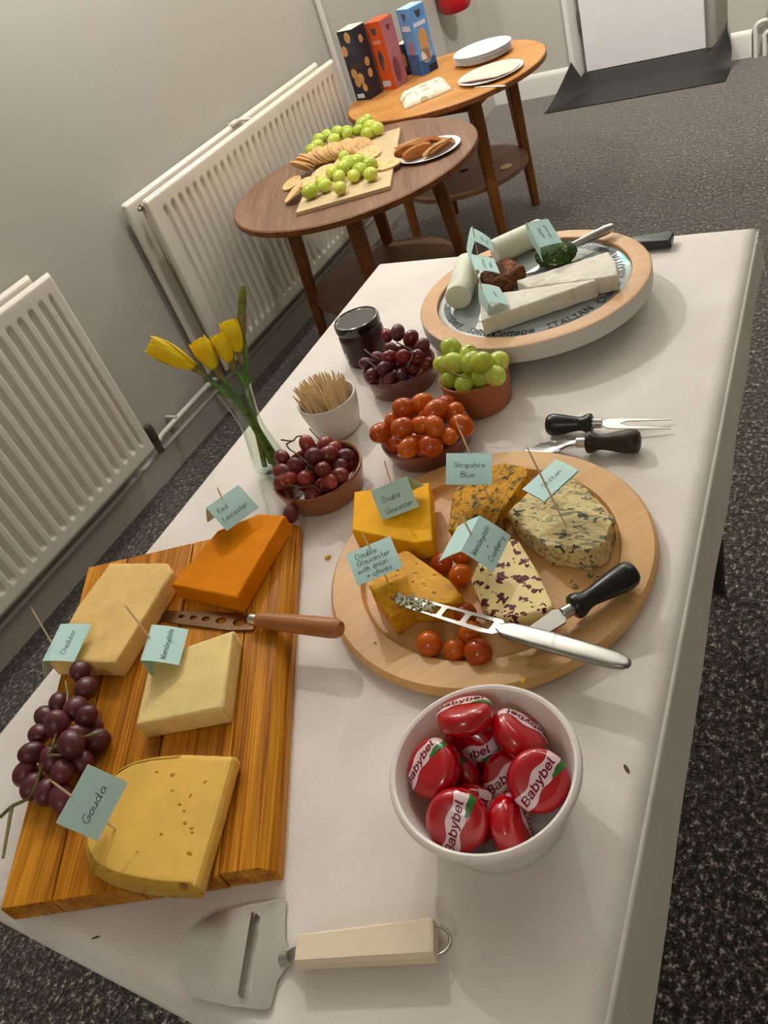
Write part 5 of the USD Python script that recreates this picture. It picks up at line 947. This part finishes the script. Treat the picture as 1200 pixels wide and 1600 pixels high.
sk.part('handle', lathe([(0, 0), (.0040, .001), (.0052, .01), (.0068, L * .5), (.0075, L * .8), (.0066, L * .95), (.004, L * .995), (0, L)], 24, k0, frame(dk)), steel_sat, 60)
kd = np.array([-dk[0], -dk[1], 0]); kd /= np.linalg.norm(kd); kn_ = np.array([-kd[1], kd[0], 0]); bp0 = k0 + np.array([0, 0, -.004])
blade = [bp0 + kn_ * .0065, bp0 - kn_ * .0065, bp0 + kd * .062 + kn_ * .007 + (0, 0, -.0085), bp0 + kd * .062 - kn_ * .006 + (0, 0, -.0085), bp0 + kd * .076 + (0, 0, -.0089)]
sk.part('blade', hull([q + np.array([0, 0, s]) for q in blade for s in (0, .0012)]), steel, 20)
bh = T('bread_knife', 'black-handled knife lying on the cloth behind the turntable', 'knife', (1.60, 1.233, .7405))
bh.part('handle', hull([(x, y, z) for x, w_, zt in ((1.606, .0105, .016), (1.625, .0125, .0185), (1.655, .0125, .018), (1.667, .0145, .0195), (1.672, .011, .017)) for y in (1.2335 - w_, 1.2335 + w_) for z in (.7415 + .004, .7415 + zt - .003)] + [(x, 1.2335 + s * .006, z) for x in (1.606, 1.670) for s in (-1, 1) for z in (.7412, .7585)]), black_h, 40)
bh.part('blade', prism([(1.607, 1.2455), (1.607, 1.2225), (1.47, 1.2255), (1.435, 1.239), (1.46, 1.2455)], .7475, .749), steel_sat, 20)
for k, lb, tx in (('c1r', 'pale blue folded flag standing over the goat log that points at the camera', [(.40, .26, .50, .7), (.30, .28, .76, .7)]), ('c2', 'pale blue flag just in front of the brown coated cheese', [(.58, .16, .48, .7), (.40, .24, .76, .7)]), ('c3r', 'pale blue folded flag on the front brie wedge', [(.34, .32, .60, .9)]), ('c4r', 'pale blue folded flag over the far goat log and herb cheese', [(.42, .30, .42, .8), (.50, .26, .72, .8)])):
    flag(k, lb, tx, spread=66 if k != 'c2' else 58)
# ------------------------------------------------------------------ walnut table: cracker board, grapes, crackers, plate of biscuits
WT = .6003
CB = [np.array(q) for q in [(.482, 1.9045), (.7526, 2.006), (.556, 2.510), (.290, 2.412)]]
board_m = wood('bamboo_board', (212, 190, 150), (188, 162, 120), 1.95, 160, 5, .5, bump=.06, contrast=(.25, .75))
single('cracker_board', 'pale wooden serving board of crackers and green grapes on the walnut table', 'board', slab(CB, WT, .6128, .002), board_m, 25)
CT = .6132
def gb(name, label, pts, seed, st):
    return bunch(name, label, [(x, y, z) for x, y, z in pts], .0205, 1.15, green_grape, st, stem_m, seed, zmin=CT, srad=.0016)
F_, B_ = [np.array(q) for q in D['gw_front']], [np.array(q) for q in D['gw_back']]
gb('grape_bunch', 'green grapes along the near edge of the cracker board', F_ + [F_[4] + (-.02, .02, .012), F_[6] + (-.015, .01, .014), F_[1] + (-.02, .02, 0)], 51, [[F_[0], F_[2] + (0, 0, .01), F_[7]]])
gb('grape_bunch', 'green grapes along the wall side of the cracker board', B_ + [B_[6] + (.01, -.02, -.01), B_[3] + (.01, -.02, -.01), B_[8] + (0, -.01, -.012)], 52, [[B_[0], B_[5] + (0, 0, .01), B_[9]]])
crack_m = spotted('cracker', (228, 188, 132), [((190, 138, 84), 70, .56, .15, .5, (1, 1, 1)), ((236, 200, 144), 120, .6, .1, .5, (1, 1, 1))], .7, 0, (180, .6, .0015))
wafer_m = spotted('biscuit', (178, 116, 62), [((136, 82, 40), 60, .55, .2, .5, (1, 1, 1))], .7, 0, (180, .6, .0015))
def cracker_mesh(rx, ry, th, holes=True):
    p = affinity.scale(Point(0, 0).buffer(1, 20), rx, ry)
    r_ = np.random.default_rng(4)
    if holes:
        for a in range(6): p = p.difference(Point(rx * .55 * math.cos(a * math.pi / 3), ry * .55 * math.sin(a * math.pi / 3)).buffer(.0016, 4))
        p = p.difference(Point(0, 0).buffer(.0016, 4))
    m = prism(p, -th / 2, th / 2); return m
ORD = ['first', 'second', 'third', 'fourth', 'fifth', 'sixth', 'seventh', 'eighth', 'ninth', 'tenth', 'eleventh', 'twelfth', 'thirteenth', 'fourteenth', 'fifteenth', 'sixteenth', 'seventeenth', 'eighteenth', 'nineteenth', 'twentieth', 'twenty-first', 'twenty-second']
def place_disc(mesh, c, n, x, name, label, cat, m, group=None):
    n = np.array(n, float); M = frame(n, x); v, f = vf(mesh); q = v @ M.T
    c = np.array(c, float)
    path = '/World/' + numbered('/World', name); mm = usdkit.mesh(stage, path, (q, f), m, 30); mm.AddTranslateOp().Set(Gf.Vec3d(*map(float, c))); setdata(mm.GetPrim(), label, cat, group)
    return q[:, 2].min()
cm = cracker_mesh(.036, .034, .0055); cr_r = .034
# the long leaning row: each cracker rests on the one before
line = spline([(.330, 2.215, 0), (.350, 2.262, 0), (.395, 2.287, 0), (.45, 2.297, 0), (.505, 2.296, 0), (.560, 2.268, 0)], 8)[:, :2]
cum = np.r_[0, np.cumsum(np.linalg.norm(np.diff(line, axis=0), axis=1))]
NC = 21
for i in range(NC):
    s = cum[-1] * i / (NC - 1); q = np.array([np.interp(s, cum, line[:, 0]), np.interp(s, cum, line[:, 1])]); q2 = np.array([np.interp(min(s + .01, cum[-1]), cum, line[:, 0]), np.interp(min(s + .01, cum[-1]), cum, line[:, 1])]); q1 = np.array([np.interp(max(s - .01, 0), cum, line[:, 0]), np.interp(max(s - .01, 0), cum, line[:, 1])])
    t_ = (q2 - q1) / np.linalg.norm(q2 - q1)
    tilt = math.radians(44 + 6 * math.sin(i * 1.7)) if i < NC - 2 else math.radians(70)
    n = np.array([t_[0] * math.cos(tilt), t_[1] * math.cos(tilt), math.sin(tilt)])
    hgt = cr_r * math.cos(tilt) + .003 * math.sin(tilt)
    place_disc(cm, (*q, CT + hgt), n, (-t_[1], t_[0], 0), 'cracker', f'{ORD[i]} cracker counted from the left in the long leaning row on the board', 'cracker', crack_m, 'crackers in the leaning row')
cl = [((.425, 2.105), 8, (1, .3), 'big pale cracker lying in front of the leaning row, leftmost of three'), ((.462, 2.165), 14, (.6, 1), 'big pale cracker lying in front of the leaning row, middle of three'), ((.510, 2.208), 16, (.2, 1), 'big pale cracker lying in front of the leaning row, rightmost of three'), ((.668, 2.165), 3, (1, 0), 'cracker lying flat alone near the right corner of the board')]
bigc = cracker_mesh(.044, .040, .005)
for (x, y), tl_, ax_, lb in cl:
    a = math.radians(tl_); h = .040 * math.sin(a) + .0026
    place_disc(bigc, (x, y, CT + h), (math.sin(a) * .9, -math.sin(a) * .4, math.cos(a)), (*ax_, 0), 'cracker', lb, 'cracker', crack_m)
a = math.radians(30); place_disc(bigc, (.405, 2.035, CT + .012), (-.42, -.22, .88), (.3, -1, 0), 'cracker', 'cracker leaning off the left end of the serving board', 'cracker', crack_m)
place_disc(cm, (.323, 2.150, WT + .012), (-.12, -.2, .97), (.3, -1, 0), 'cracker', 'cracker lying on the walnut table at the left of the board', 'cracker', crack_m)
place_disc(bigc, (.660, 2.335, WT + .0135), (-.15, .2, .97), (1, .4, 0), 'cracker', 'cracker bridging the board and the white plate', 'cracker', crack_m)
# plate of biscuits
plate_m = mat('white_plate', (240, 236, 232), .4, vary=.01)
PC = (.768, 2.258); pr = .098
single('plate', 'white paper plate of brown biscuits on the walnut table', 'plate', lathe([(0, WT), (pr * .7, WT), (pr * .74, WT + .001), (pr * .98, WT + .0095), (pr, WT + .0105), (pr * .985, WT + .0115), (pr * .75, WT + .0035), (pr * .70, WT + .0022), (0, WT + .0022)], 72, (*PC, 0)), plate_m, 40)
bm = prism(affinity.scale(Point(0, 0).buffer(1, 16), .047, .021), -.003, .003)
bs = [((.713, 2.238), .35, 62), ((.718, 2.252), .40, 56), ((.724, 2.266), .45, 52), ((.731, 2.279), .5, 48), ((.738, 2.292), .55, 44), ((.745, 2.226), .75, 58), ((.752, 2.212), .8, 64), ((.765, 2.300), -.35, 35), ((.785, 2.306), -.45, 30), ((.806, 2.300), -.6, 24), ((.800, 2.232), 1.15, 40), ((.818, 2.245), 1.2, 34)]
bn = ['at the left end of the stack on the white plate', 'second from the left on the white plate', 'third from the left on the white plate', 'fourth from the left on the white plate', 'fifth from the left on the white plate', 'leaning at the front of the white plate', 'nearest the front edge of the white plate', 'first of the three at the back of the white plate', 'middle of the three at the back of the white plate', 'pale, topmost at the back right of the white plate', 'lying along the front right of the white plate', 'nearest the right rim of the white plate']
for i, (((x, y), az, tl_), lb) in enumerate(zip(bs, bn)):
    a = math.radians(tl_); d_ = np.array([math.cos(az), math.sin(az), 0]); s = np.array([-d_[1], d_[0], 0])
    n = s * math.sin(a) + np.array([0, 0, math.cos(a)]); h = .021 * math.sin(a) + .003 * math.cos(a)
    place_disc(bm, (x, y, WT + .0028 + h + .0035 * (i in (7, 8, 9))), n, d_, 'biscuit', 'oval brown biscuit ' + lb, 'biscuit', wafer_m if i not in (9, 10) else crack_m, 'oval biscuits on the plate')

# ------------------------------------------------------------------ oak table: cracker boxes, paper plates, napkins
OT = .6003
def carton(name, label, p0, p1, depth, h, body, side_m, top_m):
    """p0 -> p1 is the foot of the front face, seen from the front left to right"""
    p0, p1 = np.array(p0, float), np.array(p1, float); d_ = (p1 - p0) / np.linalg.norm(p1 - p0); b_ = np.array([-d_[1], d_[0]]); W = np.linalg.norm(p1 - p0)
    M = np.stack([np.array([*d_, 0]), np.array([*b_, 0]), np.array([0, 0, 1.])], 1); O_ = np.array([*p0, OT])
    t = T(name, label, 'box', (*(p0 + d_ * W / 2 + b_ * depth / 2), OT))
    def P(m): return xf(m, M, O_)
    c_ = t.part('carton', P(rbox((0, 0, 0), (W, depth, h), .0012)), body, 20)
    t.part('lid_flap', P(cat_([hull([(x, y, z) for x in (.001, W - .001) for y, z in ((0, h), (0, h + .001), (depth * .98, h + .0035), (depth * .98, h + .0005))])])), top_m, 20)
    t.holder = c_
    return t, P, W
def flat(poly, off=.0004): p = poly if hasattr(poly, 'exterior') else Polygon(poly); return trimesh.creation.extrude_polygon(p, off, engine='earcut')
def front(poly): m = flat(poly); v = np.array(m.vertices); return tmesh(np.stack([v[:, 0], -v[:, 2] - .0001, v[:, 1]], 1), m.faces)
def right(poly, W): m = flat(poly); v = np.array(m.vertices); return tmesh(np.stack([W + v[:, 2] + .0001, v[:, 0], v[:, 1]], 1), m.faces)
def shield(cx, cz, s): return Polygon([(cx + s * a, cz + s * b_) for a, b_ in ((-1, 1), (0, .85), (1, 1), (.95, .1), (.6, -.75), (0, -1.2), (-.6, -.75), (-.95, .1))])
ell_ = lambda cx, cz, a, b_: affinity.scale(Point(cx, cz).buffer(1, 18), a, b_)
navy = mat('navy_card', (30, 32, 48), .4, vary=.05); brown_c = mat('brown_card', (64, 42, 36), .4); orange_c = mat('orange_card', (208, 84, 30), .38); pink_c = mat('mauve_card', (176, 104, 118), .4)
blue_c = mat('blue_card', (96, 150, 212), .35); blue_d = mat('deep_blue_card', (44, 98, 158), .35); cream_c = mat('cream_card', (228, 214, 200), .5); grey_c = mat('crest_grey', (70, 72, 78), .4); pale_c = mat('pale_print', (206, 208, 222), .45); bisc_c = mat('printed_biscuit', (196, 146, 84), .45, vary=.12, vscale=90); sal_c = mat('printed_salmon', (206, 92, 76), .45); dark_c = mat('printed_dark', (52, 40, 52), .45)
t, P, W = carton('cracker_box', 'dark navy cracker box with printed round crackers, leftmost on the oak table', (.138, 2.982), (.214, 2.962), .075, .246, navy, brown_c, cream_c)
for cx, cz, a in ((.047, .222, .0185), (.014, .178, .0185), (.030, .098, .019), (.036, .066, .018), (.058, .078, .0195), (.066, .045, .015)): t.part('printed_cracker', P(front(ell_(cx, cz, a * .82, a).intersection(sbox(.001, .002, W - .001, .244)))), bisc_c, False)
t.part('printed_shade', P(front(sbox(.020, .112, W - .002, .134))), brown_c, False)
for cz, a in ((.205, .014), (.125, .016), (.085, .016)): t.part('printed_cracker', P(right(ell_(.036, cz, a * .8, a), W)), bisc_c, False)
t.part('barcode', P(front(sbox(.012, .008, .050, .024))), pale_c, False)
t, P, W = carton('cracker_box', 'orange cracker box with a grey crest, between the navy and blue boxes', (.222, 3.052), (.296, 3.035), .078, .236, orange_c, pink_c, orange_c)
t.part('crest', P(front(shield(.036, .205, .0125))), grey_c, False); t.part('printed_title', P(front(sbox(.018, .162, .058, .176))), mat('title_pale', (220, 140, 110), .5), False)
t.part('printed_picture', P(front(ell_(.037, .104, .012, .036))), grey_c, False); t.part('printed_picture', P(front(ell_(.042, .088, .007, .020))), bisc_c, False)
t.part('barcode', P(front(sbox(.012, .012, .052, .032))), pale_c, False); t.part('side_panel', P(right(sbox(.001, .001, .076, .234), W)), pink_c, False)
t.part('printed_crest', P(right(shield(.040, .205, .010), W)), dark_c, False); t.part('printed_picture', P(right(ell_(.03, .06, .02, .045), W)), mat('side_print', (150, 84, 104), .4), False)
t, P, W = carton('cracker_box', 'small dark box with a printed cracker, half hidden behind the orange box', (.246, 3.205), (.286, 3.190), .05, .112, navy, navy, cream_c)
t.part('printed_cracker', P(front(ell_(.028, .055, .014, .026).intersection(sbox(.001, .002, W - .001, .11)))), bisc_c, False)
t, P, W = carton('cracker_box', 'light blue cracker box with a crest and printed biscuit, rightmost of the boxes', (.300, 3.1760), (.3690, 3.1360), .076, .233, blue_c, blue_c, mat('sky_card', (170, 214, 244), .4))
t.part('side_gradient', P(front(sbox(.001, .001, W - .001, .075))), blue_d, False); t.part('crest', P(front(shield(.042, .207, .0125))), grey_c, False); t.part('printed_title', P(front(sbox(.012, .158, W - .012, .176))), pale_c, False)
t.part('printed_picture', P(front(ell_(.044, .088, .010, .038))), sal_c, False); t.part('barcode', P(front(sbox(.010, .006, .044, .020))), pale_c, False); t.part('printed_line', P(front(sbox(.024, .036, .056, .044))), pale_c, False)
t.part('side_gradient', P(right(sbox(.001, .001, .075, .05), W)), blue_d, False); t.part('crest', P(right(shield(.040, .207, .0125), W)), grey_c, False); t.part('printed_title', P(right(sbox(.010, .166, .066, .180), W)), pale_c, False)
t.part('printed_biscuit', P(right(ell_(.038, .112, .022, .046), W)), bisc_c, False); t.part('printed_biscuit', P(right(ell_(.036, .062, .024, .026), W)), cream_c, False); t.part('printed_salmon', P(right(ell_(.046, .064, .012, .016), W)), sal_c, False); t.part('printed_shade', P(right(sbox(.034, .002, .075, .026), W)), dark_c, False)
# stack of paper plates, each one a plate
r0 = .112; SCt = (.603, 3.196)
for i in range(7):
    z = OT + .004 * i; jx, jy = [(0, 0), (.001, -.001), (-.001, .001), (.001, 0), (-.001, -.001), (0, .001), (0, 0)][i]
    pf = [(0, z), (r0 * .72, z), (r0 * .76, z + .001), (r0 * .95, z + .0125), (r0, z + .0140), (r0 * .985, z + .0150), (r0 * .955, z + .0142), (r0 * .77, z + .0028), (r0 * .72, z + .0014), (0, z + .0014)]
    m = lathe(pf, 96, (SCt[0] + jx, SCt[1] + jy, 0)); v = np.array(m.vertices); q = v[:, :2] - SCt; a = np.arctan2(q[:, 1], q[:, 0]); rr_ = np.linalg.norm(q, axis=1)
    v[:, 2] += np.where(rr_ > r0 * .9, .0003 * np.sin(a * 48), 0)
    single('paper_plate', f'white paper plate, {["bottom of", "second from the bottom of", "third from the bottom of", "middle of", "third from the top of", "second from the top of", "topmost of"][i]} the stack on the oak table', 'plate', tmesh(v, m.faces), plate_m, 40)
# patterned napkin pack: creased packet with leaf print
nap_m = usdkit.material(stage, LK + 'leaf_napkin', {'g': ('geometry', {}), 'v': ('voronoi_texture', {'scale': 26.0, 'randomness': .9}), 'r': ('rgb_ramp', {'ramp': [(.36, lin((190, 170, 130))), (.46, lin((236, 224, 200)))]}), 'p': ('principled_bsdf', {'roughness': .5})},
    [('g.position', 'v.vector'), ('v.distance', 'r.fac'), ('r.color', 'p.base_color')], surface='p.BSDF')
npoly = [np.array(q) for q in [(.466, 2.738), (.602, 2.862), (.508, 3.012), (.372, 2.890)]]
v, f = [], []; n_ = 16
for s_ in (0, 1):
    for j in range(n_ + 1):
        for i in range(n_ + 1):
            a, b_ = i / n_, j / n_; q = npoly[0] * (1 - a) * (1 - b_) + npoly[1] * a * (1 - b_) + npoly[2] * a * b_ + npoly[3] * (1 - a) * b_
            ed = min(a, 1 - a, b_, 1 - b_); z = OT + (.0005 if s_ else .006 + .017 * min(1, ed / .12) ** .6 + .004 * (meshkit.noise(np.array([q[0] * 40, q[1] * 40, 1.])) - .5)); v.append((*q, z))
N = (n_ + 1) ** 2
for j in range(n_):
    for i in range(n_): a, b_, c_, e_ = j * (n_ + 1) + i, j * (n_ + 1) + i + 1, (j + 1) * (n_ + 1) + i + 1, (j + 1) * (n_ + 1) + i; f += [(a, b_, c_), (a, c_, e_), (N + a, N + c_, N + b_), (N + a, N + e_, N + c_)]
edge = list(range(n_ + 1)) + [(j + 1) * (n_ + 1) - 1 for j in range(1, n_ + 1)] + [n_ * (n_ + 1) + i for i in range(n_ - 1, -1, -1)] + [j * (n_ + 1) for j in range(n_ - 1, 0, -1)]
for a, b_ in zip(edge, edge[1:] + edge[:1]): f += [(a, N + b_, b_), (a, N + a, N + b_)]
single('napkin_pack', 'pack of cream leaf-patterned paper napkins on the oak table', 'napkins', tmesh(v, f), nap_m, 50)
# a plate with a folded pink napkin, and a white plastic knife
PC2 = (.722, 2.942); pr = .118
single('paper_plate', 'single white paper plate under the folded pink napkin', 'plate', lathe([(0, OT), (pr * .7, OT), (pr * .74, OT + .001), (pr * .98, OT + .010), (pr, OT + .011), (pr * .985, OT + .012), (pr * .75, OT + .0032), (pr * .70, OT + .0018), (0, OT + .0018)], 72, (*PC2, 0)), plate_m, 40)
pk_m = mat('pink_napkin', (238, 206, 186), .8, vary=.02)
ang = np.linspace(math.radians(8), math.radians(188), 30); half = [(PC2[0] + .006 + .104 * math.cos(a), PC2[1] - .012 + .104 * math.sin(a)) for a in ang] + [(PC2[0] - .10, PC2[1] - .058), (PC2[0] + .05, PC2[1] - .075), (PC2[0] + .098, PC2[1] - .045)]
m = slab(half, OT + .0105, OT + .0150, .0012); 
single('folded_napkin', 'folded pale pink napkin on the paper plate at the front of the oak table', 'napkin', m, pk_m, 40)
single('plastic_knife', 'white plastic knife sticking out from under the pink napkin', 'knife', rbox((-.07, -.005, 0), (.075, .005, .0026), .001).apply_transform(trimesh.transformations.rotation_matrix(-.42, (0, 0, 1))).apply_translation((.765, 2.808, OT)), plate_m, 20)
